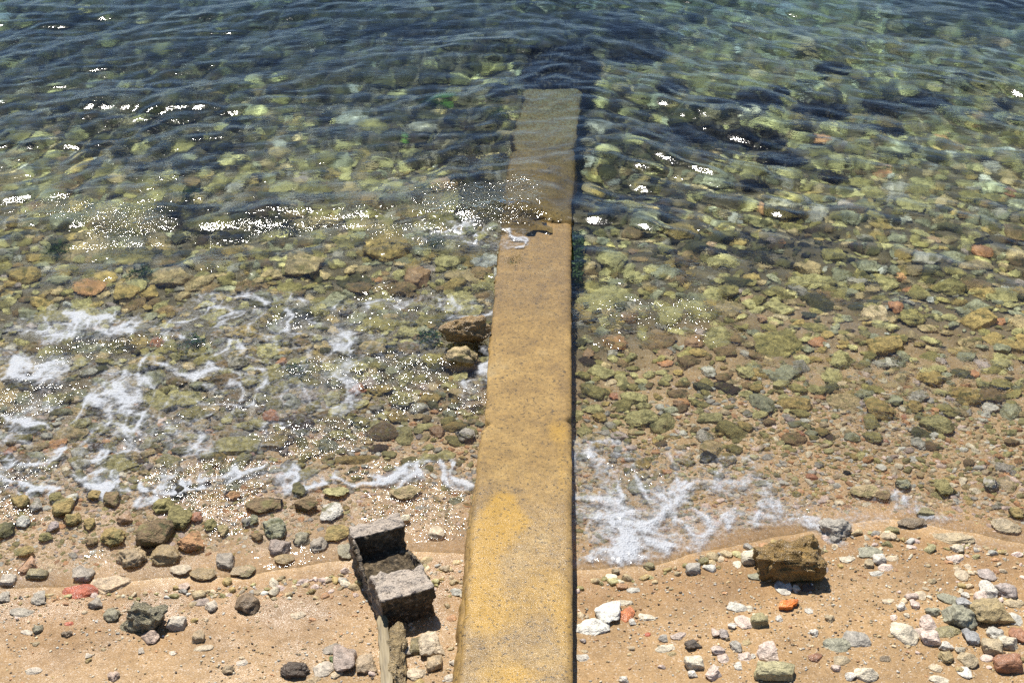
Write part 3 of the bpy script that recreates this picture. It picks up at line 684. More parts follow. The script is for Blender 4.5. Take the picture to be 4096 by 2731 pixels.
S('C', [
 (1000, 942, 98, 72, 'orange', 'block', 'bright orange brick lump under water at right', 'the bright orange brick lump'), (740, 1430, 300, 150, 'tan', 'block', 'large squared tan block under water right of the jetty with a dark face', 'the large squared tan block'), (2040, 795, 70, 46, 'rusty', 'round', 'rusty brick lump under water near the right edge'), (1790, 915, 92, 62, 'orange-tan', 'angular', 'pinkish brick lump under water toward the right edge', 'the pinkish brick lump'), (430, 1130, 160, 82, 'pale olive', 'angular', 'pale yellowish cobble under water beside a dark weedy clump', 'the pale yellowish cobble'), (1400, 1155, 130, 28, 'orange', 'flat', 'thin orange tile sliver under water at right', 'the thin orange tile sliver'), (2250, 1300, 70, 42, 'red', 'angular'), (590, 1410, 80, 80, 'orange-tan', 'angular', 'pinkish brick lump against the left end of the large squared tan block'), (2260, 1200, 180, 110, 'tan', 'round'), (1360, 1330, 150, 110, 'olive', 'round'), (2120, 1480, 150, 120, 'grey-green', 'angular'), (1100, 1080, 120, 90, 'pale olive', 'angular'), (1240, 1100, 130, 80, 'pale olive', 'round'), (1210, 1020, 150, 80, 'olive', 'round'), (1730, 1050, 180, 90, 'dark olive', 'round'), (1900, 250 - 20, 130, 50, 'pale olive', 'round'), (2200, 290, 150, 50, 'rusty', 'round'), (1390, 385, 120, 50, 'pale olive', 'round'), (490, 770, 120, 50, 'cream', 'flat'), (730, 790, 80, 60, 'pale olive', 'round'), (830, 970, 140, 80, 'pale olive', 'angular'), (2090, 1210, 90, 80, 'pale grey', 'angular'), (1500, 1260, 170, 110, 'grey', 'flat'), (1680, 1230, 170, 90, 'pale olive', 'angular'), (2000, 1330, 180, 90, 'olive', 'round'), (1600, 1400, 180, 110, 'pale olive', 'angular'), (1180, 1480, 140, 90, 'grey-green', 'round'), (940, 1330, 170, 70, 'olive', 'angular'), (1920, 930, 180, 60, 'pale olive', 'flat'), (2280, 1110, 110, 80, 'olive', 'round'), (400, 1470, 90, 60, 'pale grey', 'angular'),
])
S('D', [
 (160, 360, 260, 125, 'ochre', 'round', 'large golden-brown boulder under glints by the left edge', 'the large golden-brown boulder'), (600, 430, 230, 105, 'orange-tan', 'flat', 'pinkish tan slab with a dark gap beneath at left', 'the pinkish tan slab'), (850, 472, 165, 105, 'ochre', 'block', 'golden squared stone right of the pinkish tan slab', 'the golden squared stone'), (1150, 372, 270, 125, 'tan', 'round', 'broad golden boulder under water seaward of the left foam', 'the broad golden boulder'), (900, 225, 280, 110, 'olive', 'flat'), (550, 180, 380, 130, 'tan', 'flat', 'very long tan ledge of rock under water at left', 'the very long tan ledge'), (2050, 290, 260, 150, 'tan', 'block', 'squared tan block with a black front face left of the jetty', 'the squared block with black front'), (1660, 440, 200, 130, 'brown', 'round'), (1060, 800, 110, 62, 'red', 'angular', 'red brick piece ringed by lacy foam at left', 'the red brick ringed by foam'), (1010, 935, 190, 90, 'ochre', 'block', 'ochre rock poking through foam below the foam-ringed red brick', 'the ochre rock in the foam'), (320, 1065, 130, 62, 'orange-tan', 'round', 'orange-tan stone below the big left foam patch'), (1830, 1300, 135, 82, 'red', 'angular', 'bright red brick lump under shallow water left of the jetty', 'the bright red lump in the shallows'), (390, 1475, 130, 72, 'orange-tan', 'flat'), (1895, 920, 92, 52, 'orange', 'angular'), (1400, 1090, 105, 62, 'olive', 'round'), (1680, 1545, 65, 42, 'red', 'angular'), (60, 1540, 72, 42, 'red', 'angular'), (1880, 585, 110, 72, 'olive', 'round'), (1950, 430, 170, 90, 'olive', 'flat'), (2020, 555, 110, 70, 'grey', 'round'), (2130, 590, 170, 100, 'pale olive', 'angular'), (550, 530, 150, 70, 'pale olive', 'flat'), (1010, 470, 140, 90, 'ochre', 'angular'), (1650, 740, 180, 100, 'ochre', 'round'), (280, 810, 150, 60, 'brown', 'flat'), (760, 830, 150, 80, 'olive', 'flat'), (430, 1180, 150, 90, 'olive', 'round'), (1190, 1060, 150, 60, 'brown', 'round'), (1250, 1170, 260, 110, 'pale olive', 'flat'), (1360, 1360, 120, 90, 'tan', 'round'), (540, 1350, 160, 80, 'pale olive', 'round'), (2080, 1160, 120, 80, 'mauve-grey', 'angular'), (2230, 1180, 130, 110, 'pale olive', 'round'), (80, 1360, 150, 80, 'tan', 'round'),
])
S('E', [
 (830, 960, 290, 190, 'tan', 'round', 'large pitted golden boulder under the angular rock beside the jetty', 'the large pitted golden boulder'), (530, 365, 180, 180, 'rusty', 'block', 'rust-brown upright stone under water left of the jetty', 'the rust-brown upright stone'), (330, 180, 330, 210, 'ochre', 'round', 'big golden-brown boulder under the sparkling wavelet', 'the big boulder under the wavelet'), (830, 500, 190, 92, 'pale olive', 'flat'), (840, 345, 250, 80, 'tan', 'flat'), (275, 370, 100, 42, 'orange-tan', 'flat'), (130, 1115, 145, 74, 'red', 'angular', 'scarlet brick slab left of the pitted golden boulder', 'the scarlet brick slab'), (285, 1120, 180, 72, 'ochre', 'round'), (665, 1400, 115, 84, 'rusty', 'round'),
 (1780, 505, 380, 160, 'pale olive', 'flat', 'very large flat pale stone touching the right side of the jetty', 'the very large flat pale stone'), (1670, 635, 130, 92, 'ochre', 'round', 'yellowish round cobble hard against the right side of the jetty', 'the yellowish cobble at the jetty'), (1955, 640, 120, 72, 'rusty', 'round', 'red-brown cobble under water right of the yellowish cobble at the jetty', 'the red-brown cobble'), (1865, 815, 165, 112, 'orange-tan', 'round', 'large salmon-coloured cobble in clear shallows right of the jetty', 'the large salmon-coloured cobble'), (1690, 880, 82, 62, 'rusty', 'angular'), (2190, 870, 120, 62, 'rusty', 'flat'), (2200, 935, 115, 42, 'orange', 'flat', 'broken orange brick bits in pebbly shallows right of the jetty', 'the broken orange brick bits'), (1855, 1160, 65, 42, 'red', 'angular'), (2290, 1140, 155, 52, 'brown', 'flat'), (2310, 1205, 120, 62, 'orange-tan', 'round'), (1850, 275, 210, 130, 'pale olive', 'round', 'big pale boulder under water near the green algae', 'the big pale boulder by the algae'), (2000, 190, 85, 42, 'rusty', 'flat'), (1660, 250, 110, 90, 'olive', 'round'), (1990, 360, 130, 90, 'pale olive', 'angular'), (2200, 330, 200, 80, 'grey-green', 'flat'), (740, 260, 170, 80, 'pale olive', 'round'), (140, 430, 190, 80, 'brown', 'block'), (430, 1130 + 60, 180, 110, 'pale olive', 'round'), (820, 1150, 190, 80, 'tan', 'round'), (60, 870, 110, 80, 'olive', 'round'), (240, 840, 200, 110, 'tan', 'round'), (400, 1300, 180, 90, 'ochre', 'angular'), (860, 1430, 150, 90, 'grey', 'round'), (480, 850, 160, 90, 'brown', 'round'), (160, 1340, 140, 80, 'olive', 'round'), (1760, 1310, 100, 70, 'ochre', 'round'),
])
S('F', [
 (330, 265, 205, 92, 'pale olive', 'round'), (90, 250, 200, 122, 'brown', 'round'), (720, 130, 42, 82, 'orange', 'flat'), (225, 140, 105, 28, 'rusty', 'flat'), (2080, 182, 145, 66, 'orange', 'round', 'smooth orange cobble with a black clump behind it near the right edge', 'the smooth orange cobble'), (2085, 120, 125, 62, 'black', 'angular', 'black weedy clump behind the smooth orange cobble'), (1745, 100, 132, 44, 'rusty', 'flat'), (1490, 572, 105, 95, 'orange', 'round', 'round orange-brown cobble beside a pinkish beige stone under water', 'the round orange-brown cobble'), (1350, 612, 195, 112, 'beige', 'angular', 'pinkish beige angular stone left of the round orange-brown cobble', 'the pinkish beige angular stone'), (1530, 350, 92, 58, 'orange-tan', 'round'), (1610, 430, 140, 38, 'orange', 'flat', 'curved orange tile piece under water toward the right', 'the curved orange tile piece'), (485, 500, 105, 38, 'rusty', 'flat', 'rusty tile shard under the ripple right of the jetty', 'the rusty tile shard'), (135, 800, 145, 92, 'rusty', 'round', 'rusty brown cobble in the shallows right of the jetty', 'the rusty brown cobble'), (960, 800, 135, 58, 'orange', 'flat', 'long orange brick splinter in the sparkling shallows at right', 'the long orange splinter'), (2015, 1010, 75, 115, 'orange', 'angular', 'upright orange brick lump in the shallows near the right edge', 'the upright orange lump'), (2190, 655, 105, 42, 'orange', 'flat'), (700, 810, 350, 180, 'olive', 'flat', 'broad olive rock hump in the shallows at right', 'the broad olive hump'), (1410, 830, 260, 125, 'ochre', 'block', 'squared olive-gold rock in the shallows at right', 'the squared olive-gold rock'), (1960, 1170, 225, 145, 'ochre', 'round', 'golden brown rounded rock in the shallows near the right edge', 'the golden brown rounded rock'), (1765, 1360, 225, 145, 'pale olive', 'round', 'large smooth domed olive-beige boulder in thin water at right', 'the smooth domed boulder'), (1615, 1230, 115, 145, 'ochre', 'round'), (1330, 1445, 145, 84, 'olive', 'round', 'olive cobble with a small red bit at its right end', 'the olive cobble with a red bit'), (1140, 1200, 245, 125, 'tan', 'flat', 'broad tan rock with a dark underside in thin water at right', 'the broad tan rock'), (1385, 1255, 205, 145, 'ochre', 'angular'), (1330, 1335, 130, 132, 'olive', 'angular'), (1455, 935, 125, 62, 'white', 'angular', 'whitish grey stone under shallow water at right', 'the whitish grey stone'), (1640, 1480, 105, 82, 'pale grey', 'round'), (590, 635, 75, 62, 'rusty', 'round'), (45, 1205, 115, 62, 'rusty', 'round'), (1550, 1295, 42, 32, 'red', 'angular'), (860, 1415, 42, 32, 'red', 'angular'), (1422, 1462, 32, 42, 'red', 'angular'), (300, 90 + 40, 0, 0, '', '') , (900, 300, 190, 90, 'tan', 'round'), (970, 380, 230, 100, 'pale olive', 'round'), (1130, 420, 80, 70, 'pale olive', 'round'), (1940, 600, 130, 90, 'grey-green', 'round'), (1600, 640, 200, 120, 'olive', 'round'), (2200, 480, 220, 90, 'pale olive', 'flat'), (1640, 470, 180, 110, 'olive', 'angular'), (1680, 250, 190, 110, 'grey', 'angular'), (1880, 220, 200, 90, 'grey-green', 'flat'), (1440, 400, 170, 110, 'pale olive', 'angular'), (1120, 920, 190, 110, 'pale olive', 'angular'), (480, 1010, 140, 90, 'pale olive', 'round'), (230, 1000, 110, 90, 'pale grey', 'round'), (2140, 770, 150, 80, 'ochre', 'flat'), (1720, 1040, 190, 100, 'ochre', 'round'), (1060, 1030, 150, 110, 'pale olive', 'flat'), (2200, 1080, 170, 80, 'olive', 'round'), (850, 960, 120, 100, 'grey', 'round'), (2130, 1240, 120, 70, 'white', 'angular'), (490, 1275, 70, 45, 'grey', 'flat'), (1070, 200 + 20, 180, 90, 'olive', 'block'), (1300, 290, 180, 90, 'grey-green', 'round'),
])
T = [t for t in T if t[3] > 0]
S('J', [(565, 65, 130, 80, 'black', 'angular', 'black weedy lump in the thin foam right of the jetty', 'the black lump in thin foam'), (680, 70, 150, 90, 'ochre', 'round')])

def clear_top(zc, c):
    # a stone is either awash or clear of the water, not level with it
    top = zc + c
    if -.016 < top <= 0: return zc - (top + .016)
    if 0 < top < .016: return zc + (.016 - top)
    return zc
BRICKS = ('red', 'orange', 'rusty')
placed = []      # (x, y, radius) for packing
LAND = []        # (x, y, phrase)
AUTO = []        # objects awaiting labels
th_cache = {}
def place_px(px, py, w, h, col, kind, label=None, lm=None, turn=0, sub=None, k=None, zr=None, mat=None, name=None, cat=None, sink=None):
    g = pix_ground(px, py)
    x, y = g[0], g[1]
    under = y - shore_y(x) > .25
    dist = math.sqrt(x * x + y * y + CAMH ** 2)
    dv = y * math.cos(_p) + CAMH * math.sin(_p)
    s = dv / FPX
    th = math.atan2(CAMH, y)
    gr = 1.0 if under else 1.18
    a = w * s / 2 * gr
    hv = h * s / 2 * gr
    if label and 'pitted golden boulder under' in label: zr, sink = .95, .16
    if label and 'large squared tan block' in label and 'against' not in label: zr, sink, col = .8, .12, 'cream'
    zr = zr if zr is not None else {'round': .62, 'flat': .34, 'block': .62, 'angular': .58}[kind]
    sink = sink if sink is not None else {'round': .30, 'flat': .45, 'block': .25, 'angular': .3}[kind]
    # half depth b so that the projected half height matches; height c follows from width and depth
    c = zr * min(a, hv * 1.4)
    q = hv * hv - (c * math.cos(th) * (1 - sink * .6)) ** 2
    b = math.sqrt(max(q, (.35 * hv) ** 2)) / math.sin(th)
    if under: b *= 1.12
    b = min(max(b, .35 * a), 1.35 * a)
    k = k if k is not None else int(rng.integers(0, 9))
    bk = col in BRICKS
    mat = mat or (M_BRICK if bk and not under else M_BED if under else M_STONE)
    if bk and under: mat = M_BRICK
    sub = sub or (5 if (w > 90 and py > 1800) else 4)
    o = bpy.data.objects.new(name or ('brick_fragment' if bk else 'cobble' if under else 'beach_stone'), variant_mat(kind, k, sub, mat))
    COL.objects.link(o)
    z = sand_z(x, y)
    zc = float(z) + c * (1 - 2 * sink) + (0.01 if under else 0)
    if y - shore_y(x) > 0: zc = clear_top(zc, c)
    o.location = (x, y, zc)
    flip = 1
    o.scale = (a * flip, b, c)
    o.rotation_euler = (rng.normal(0, .06), rng.normal(0, .06), R(turn) + rng.normal(0, .12))
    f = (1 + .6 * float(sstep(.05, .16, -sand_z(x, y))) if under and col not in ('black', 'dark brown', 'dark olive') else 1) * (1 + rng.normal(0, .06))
    cb = np.array(C[col])
    if bk and under: cb = cb * .55 + .14 * np.array((.8, .65, .35))
    if not under and not bk and x < 0: cb = cb * np.array((.84, .76, .68))
    if not under and not bk: cb = cb * .74 + .26 * np.array((.46, .40, .31)) * (cb.mean() / .39) ** .6
    o.color = tuple(min(1, float(cc) * f) for cc in cb) + (1,)
    o.cycles.is_caustics_receiver = True
    o['category'] = cat or ('brick' if bk else 'stone')
    o['group'] = ('worn brick and tile fragments' if bk else 'cobbles on the sea bottom' if under else 'stones on the beach')
    placed.append((x, y, .5 * (a + b)))
    if label:
        o['label'] = label
    else:
        AUTO.append((o, col, kind, under, bk))
    if lm: LAND.append((x, y, lm))
    return o

for t in T:
    reg, zx, zy, w, h, col, kind = t[:7]
    ox, oy = REG[reg]; sca = 1.68 if reg in 'ABCDEF' else 1.6845
    label = t[7] if len(t) > 7 else None
    lm = t[8] if len(t) > 8 else None
    turn = t[9] if len(t) > 9 else 0
    place_px(ox + zx / sca, oy + zy / sca, w / sca, h / sca, col, kind, label, lm, turn)
for p in (2.9, 3.6, 4.4, 5.2, 6.0, 6.8, 7.6, 8.4, 9.2):
    pass
LAND.append((float(LX(8.2)), 8.2, 'the wave breaking on the jetty'))
LAND.append((.5 * float(LX(9.8) + RX(9.8)), Y_END + .4, 'the weedy end of the jetty'))

# ------------------------------------------------------------------ special rocks
def special(me, name, loc, label, cat, mat, scale=(1, 1, 1), rz=0, col=None, group=None):
    me.materials.clear(); me.materials.append(mat)
    o = link(name, me, None, None, loc, label=label, category=cat)
    o.scale = scale; o.rotation_euler = (0, 0, rz)
    if col: o.color = tuple(col) + (1,)
    if group: o['group'] = group
    return o

# wet brown boulder at the water's edge, right
g = pix_ground(3160, 2275)
v, f = stone_shape('block', 911, 6)
v = v * np.array([.145, .10, .085])
nn = -np.abs(noise3(v[:, 0] * 20, v[:, 1] * 20, v[:, 2] * 30, 5)) * .030 + .010 + noise3(v[:, 0] * 44, v[:, 1] * 44, v[:, 2] * 60, 6) * .012 + noise3(v[:, 0] * 100, v[:, 1] * 100, v[:, 2] * 130, 7) * .005
nrm = v / np.linalg.norm(v, axis=1, keepdims=True)
v = v + nrm * nn[:, None]
boul = special(make_mesh('boulder', v, f), 'boulder', (g[0] - .005, g[1] - .01, float(sand_z(g[0], g[1])) + .052), 'wet brown craggy boulder at the edge of the froth right of the jetty', 'boulder', M_ROUGH, rz=R(-3), col=(.24, .145, .035))
placed.append((g[0], g[1], .15)); LAND.append((g[0], g[1], 'the wet brown boulder'))

# dark mossy rock, left on the sand
g = pix_ground(0 + 990 / 1.6845, 1800 + 1150 / 1.6845)
v, f = stone_shape('block', 923, 6)
v = v * np.array([.092, .066, .048])
nn = .008 - np.abs(noise3(v[:, 0] * 26, v[:, 1] * 26, v[:, 2] * 34, 15)) * .030 + noise3(v[:, 0] * 70, v[:, 1] * 70, v[:, 2] * 70, 16) * .004
v = v + v / np.linalg.norm(v, axis=1, keepdims=True) * nn[:, None]
v[:, 2] -= .035 * np.exp(-((v[:, 0] - .035) / .02) ** 2) * (v[:, 2] < 0) * -1 * (v[:, 1] < 0)
special(make_mesh('mossy_rock', v, f), 'mossy_rock', (g[0], g[1] - .01, float(sand_z(g[0], g[1])) + .034), 'dark green-grey mossy rock with undercut shadow on the sand at left', 'rock', M_ROUGH, rz=R(-12), col=(.22, .19, .11))
placed.append((g[0], g[1], .08)); LAND.append((g[0], g[1], 'the dark mossy rock'))

# angular brown rock leaning on the jetty
g = pix_ground(1350 + 850 / 1.68, 900 + 770 / 1.68)
v, f = stone_shape('angular', 937, 6)
v = v * np.array([.135, .10, .105])
nn = noise3(v[:, 0] * 30, v[:, 1] * 30, v[:, 2] * 30, 25) * .008
v = v + v / np.linalg.norm(v, axis=1, keepdims=True) * nn[:, None]
special(make_mesh('rock', v, f), 'rock', (min(g[0], float(LX(g[1])) - .14), g[1] - .06, .012), 'golden-brown angular rock rising out of the water against the left side of the jetty', 'rock', M_ROUGH, rz=R(10), col=(.27, .17, .06))
placed.append((g[0], g[1], .13)); LAND.append((g[0], g[1], 'the angular rock against the jetty'))

# bright orange tile shard: a flat piece with a raised lip and a broken notch
g = pix_ground(2500 + 1100 / 1.684, 1800 + 1058 / 1.684)
bm = bmesh.new()
pts = [(-.045, -.012), (-.028, .02), (.02, .026), (.048, .020), (.030, -.006), (.016, -.004), (.010, -.020), (-.02, -.022)]
lo_ = [bm.verts.new((x, y, 0)) for x, y in pts]; hi_ = [bm.verts.new((x, y, .016 + .004 * math.sin(i * 2.1))) for i, (x, y) in enumerate(pts)]
bm.faces.new(hi_); bm.faces.new(lo_[::-1])
for i in range(len(pts)):
    j = (i + 1) % len(pts); bm.faces.new((lo_[i], lo_[j], hi_[j], hi_[i]))
bmesh.ops.bevel(bm, geom=list(bm.edges), offset=.0022, segments=2, affect='EDGES')
me = bpy.data.meshes.new('tile_shard'); bm.to_mesh(me); bm.free()
special(me, 'tile_shard', (g[0], g[1], float(sand_z(g[0], g[1])) + .003), 'bright orange curved tile shard on bare sand below the wet brown boulder', 'tile', M_BRICK, rz=R(8), col=(.62, .17, .02))
placed.append((g[0], g[1], .04)); LAND.append((g[0], g[1], 'the bright orange tile shard'))

# two-lobed flat white stone just right of the jetty
g = pix_ground(1800 + 1000 / 1.684, 1800 + 1165 / 1.684)
v1, f1 = stone_shape('flat', 965, 5); v2, f2 = stone_shape('flat', 966, 5)
v1 = v1 * np.array([.055, .062, .022]) + np.array([.040, .045, 0]); v2 = v2 * np.array([.075, .048, .020]) + np.array([-.028, -.028, -.002])
special(make_mesh('white_stone', np.concatenate([v1, v2]), np.concatenate([f1, f2 + len(v1)])), 'white_stone', (g[0], g[1], float(sand_z(g[0], g[1])) + .006), 'large flat white two-lobed stone beside the jetty shadow on the right', 'stone', M_STONE, rz=0, col=(.66, .63, .55))
placed.append((g[0] + .03, g[1] + .03, .06)); placed.append((g[0] - .03, g[1] - .03, .06)); LAND.append((g[0], g[1], 'the two-lobed white stone'))

# weathered board stub with a rough stone clump beside it, at the bottom left of the jetty
g0 = pix_ground(900 + 1065 / 1.6845, 1800 + 1190 / 1.6845); g1 = pix_ground(900 + 1095 / 1.6845, 1800 + 1640 / 1.6845)
L = math.hypot(g1[0] - g0[0], g1[1] - g0[1])
bm = bmesh.new()
nst = 14
rows = []
for i in range(nst):
    t_ = i / (nst - 1) - .5
    ww = .021 + .002 * math.sin(i * 1.7) - (.007 if i == nst - 1 else 0)
    sk = .0012 * math.sin(i * .9)
    rows.append([bm.verts.new((sx * ww + sk * .3, t_ * L, sz)) for sx, sz in ((-1, -.012), (1, -.012), (1, .014), (-1, .016))])
for a_, b_ in zip(rows[:-1], rows[1:]):
    for j in range(4): bm.faces.new((a_[j], a_[(j + 1) % 4], b_[(j + 1) % 4], b_[j]))
bm.faces.new(rows[0][::-1]); bm.faces.new(rows[-1])
bmesh.ops.bevel(bm, geom=[e for e in bm.edges], offset=.002, segments=1, affect='EDGES')
bmesh.ops.recalc_face_normals(bm, faces=bm.faces)
me = bpy.data.meshes.new('board'); bm.to_mesh(me); bm.free()
cx, cy = (g0[0] + g1[0]) / 2, (g0[1] + g1[1]) / 2
special(me, 'board', (cx, cy, float(sand_z(cx, cy)) + .035), 'narrow weathered board lying on the sand toward the camera, below the stepped block', 'board', M_WOOD, rz=math.atan2(g0[1] - g1[1], g0[0] - g1[0]) - math.pi / 2)
LAND.append((cx, cy, 'the weathered board'))
g = pix_ground(900 + 1165 / 1.6845, 1800 + 1400 / 1.6845)
v, f = stone_shape('block', 951, 6)
v = v * np.array([.036, .165, .05])
nn = noise3(v[:, 0] * 35, v[:, 1] * 35, v[:, 2] * 35, 35) * .014 + noise3(v[:, 0] * 80, v[:, 1] * 80, v[:, 2] * 80, 36) * .007
v = v + v / np.linalg.norm(v, axis=1, keepdims=True) * nn[:, None]
special(make_mesh('rough_stone', v, f), 'rough_stone', (g[0], g[1] - .02, float(sand_z(g[0], g[1])) + .012), 'rough mossy strip of crumbling stone along the right side of the weathered board', 'stone', M_ROUGH, rz=R(5), col=(.28, .20, .09))
for yy_ in np.linspace(cy - .16, cy + .16, 5): placed.append((cx + .03, yy_, .05))

# stepped (U-shaped) concrete block standing on the sand left of the jetty
def block_mesh():
    Lh, Wh, H = .232, .108, .178
    # long axis x (0 seaward end .. L landward end), profile with a saddle
    bm = bmesh.new()
    prof = [(-Lh, 0), (Lh, 0), (Lh, H), (Lh - .150, H * .985), (Lh - .165, H * .55), (-Lh + .088, H * .42), (-Lh + .075, H * 1.0), (-Lh, H * 1.02)]
    fr = [bm.verts.new((x, -Wh, z)) for x, z in prof]; bk = [bm.verts.new((x, Wh, z)) for x, z in prof]
    # two convex-ish pieces of the side are triangulated by blender
    bm.faces.new(fr); bm.faces.new(bk[::-1])
    for i in range(len(prof)):
        j = (i + 1) % len(prof); bm.faces.new((fr[j], fr[i], bk[i], bk[j]))
    bmesh.ops.triangulate(bm, faces=bm.faces)
    for _ in range(7):
        long_e = [e for e in bm.edges if e.calc_length() > .010]
        if not long_e: break
        bmesh.ops.subdivide_edges(bm, edges=long_e, cuts=1, use_grid_fill=False)
        bmesh.ops.triangulate(bm, faces=bm.faces)
    for _ in range(4): bmesh.ops.smooth_vert(bm, verts=bm.verts, factor=.5, use_axis_x=True, use_axis_y=True, use_axis_z=True)
    bmesh.ops.recalc_face_normals(bm, faces=bm.faces)
    bm.normal_update()
    co = np.array([v.co[:] for v in bm.verts])
    nr = np.array([v.normal[:] for v in bm.verts])
    d = .008 * noise3(co[:, 0] * 14, co[:, 1] * 14, co[:, 2] * 14, 61) + .008 * noise3(co[:, 0] * 38, co[:, 1] * 38, co[:, 2] * 38, 62) + .004 * noise3(co[:, 0] * 95, co[:, 1] * 95, co[:, 2] * 95, 63)
    saddle = (np.abs(co[:, 0]) < Lh - .12) & (co[:, 2] > H * .3)
    d = d + np.where(saddle, .008 * noise3(co[:, 0] * 45, co[:, 1] * 45, co[:, 2] * 45, 64), 0)
    co2 = co + nr * d[:, None]
    for v, c_ in zip(bm.verts, co2): v.co = c_
    me = bpy.data.meshes.new('stepped_block'); bm.to_mesh(me); bm.free()
    me.polygons.foreach_set('use_smooth', np.ones(len(me.polygons), bool))
    crust = sstep(H * .62, H * .92, co[:, 2]) * sstep(.2, .7, nr[:, 2]) + .35 * sstep(.3, .9, -nr[:, 1]) * sstep(.0, .06, co[:, 2])
    at = me.attributes.new('crust', 'FLOAT', 'POINT'); at.data.foreach_set('value', np.clip(crust, 0, 1).astype(np.float32))
    return me
gb = pix_ground(900 + 1130 / 1.6845, 1800 + 900 / 1.6845)
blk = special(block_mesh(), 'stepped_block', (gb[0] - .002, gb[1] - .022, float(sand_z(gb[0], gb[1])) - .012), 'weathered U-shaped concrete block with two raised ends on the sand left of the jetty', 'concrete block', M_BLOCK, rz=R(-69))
for k in (-.14, 0, .14): placed.append((gb[0] + .36 * k, gb[1] - .93 * k, .12))
LAND.append((gb[0], gb[1], 'the stepped block'))

# ------------------------------------------------------------------ seaweed
def frond_mesh(n, seed, blade=.16, up=.5, spread=1.0, shell=True):
    r = np.random.default_rng(seed)
    d = r.normal(size=(n, 3)); d[:, 2] = np.abs(d[:, 2]) * .9; d /= np.linalg.norm(d, axis=1, keepdims=True)
    base = d * r.uniform(.75, 1.0, (n, 1))
    t = np.cross(d, r.normal(size=(n, 3))); t /= np.linalg.norm(t, axis=1, keepdims=True)
    ln = blade * r.uniform(.5, 1.4, (n, 1)); wd = blade * .28 * r.uniform(.6, 1.3, (n, 1))
    bend = np.cross(d, t)
    p0, p1 = base - t * wd, base + t * wd
    m0, m1 = base + d * ln * .6 - t * wd * .9 + bend * ln * .2, base + d * ln * .6 + t * wd * .9 + bend * ln * .2
    e = base + d * ln + bend * ln * .6
    co = np.stack([p0, p1, m1, m0, e], 1).reshape(-1, 3)
    i = np.arange(n)[:, None] * 5
    f = np.concatenate([np.concatenate([i, i + 1, i + 2], 1), np.concatenate([i, i + 2, i + 3], 1), np.concatenate([i + 3, i + 2, i + 4], 1)])
    return make_mesh('fronds', co, f, smooth=True)
FR = [frond_mesh(420, 800 + k, .30) for k in range(4)]
for m_ in FR: m_.materials.append(M_WEED)
clumps = [('C', 550, 690, 250, 130, 'seaweed-covered dark rock nearest the jetty in the upper right row'), ('C', 985, 745, 310, 160, 'large bushy dark seaweed clump standing alone at upper right'), ('C', 1400, 730, 240, 130, 'brownish seaweed clump right of the large bushy one'), ('C', 1690, 690, 230, 120, 'faint seaweed-covered rock toward the right in the upper row'), ('C', 290, 700, 140, 60, 'small dark weed tuft left of the upper right seaweed row'), ('C', 715, 620, 110, 70, 'small dark weed tuft behind the large bushy seaweed clump'),
 ('C', 180, 900, 330, 120, 'broad dark seaweed bed just right of the far slab'), ('C', 530, 930, 340, 130, 'broad brown-black seaweed bed left of the bright orange brick lump'), ('C', 735, 1085, 240, 120, 'rounded dark seaweed clump shoreward of the brown-black seaweed bed'), ('C', 970, 985, 100, 60, 'little dark weed tuft under the bright orange brick lump'), ('C', 1060, 1190, 160, 70, 'low dark weed patch shoreward of the rounded seaweed clump'), ('C', 545, 1250, 160, 70, 'dark bluish weed patch left of the low weed patch'), ('C', 1420, 880, 220, 70, 'dark weed patch under the brownish seaweed clump'), ('C', 1080, 460, 200, 90, 'dark green weedy rock near the top at right'), ('C', 2200, 700, 150, 60, 'dark weedy rock near the right edge in the upper row'), ('C', 880, 880, 140, 50, 'thin dark weed tuft above the bright orange brick lump'), ('C', 30, 590, 110, 90, 'dark weed clump just right of the weedy jetty end'),
 ('B', 2000, 380, 330, 150, 'big black weedy rock beyond the jetty end on the right'), ('B', 560, 250, 260, 80, 'dark weedy rocks under rippling water beyond the black squared rock'), ('B', 2230, 590, 150, 90, 'black weed clump between jetty end and the upper right row'), ('B', 1900, 200, 200, 80, 'black weedy hump near the top right of the jetty'), ('B', 2250, 880, 220, 70, 'dark weed bed seaward of the pale squared stone'), ('B', 1100, 640, 150, 90, 'dark mossy lump against the left corner of the far slab'), ('C', 2250, 30, 260, 70, 'black weed bed at the very top right corner')]
for i, (reg, zx, zy, w, h, lab) in enumerate(clumps):
    ox, oy = REG[reg]
    o = place_px(ox + zx / 1.68, oy + zy / 1.68, w / 1.55, h / 1.55, 'black', 'round', lab, None, 0, 4, i % 9, zr=.75, name='seaweed_clump', cat='seaweed')
    o['group'] = 'dark seaweed clumps on the sea bottom'
    c_ = bpy.data.objects.new('fronds', FR[i % 4]); COL.objects.link(c_); c_.parent = o
    c_.scale = (1.04, 1.04, 1.1); c_.cycles.is_caustics_receiver = True
    c_.rotation_euler = (0, 0, 0)

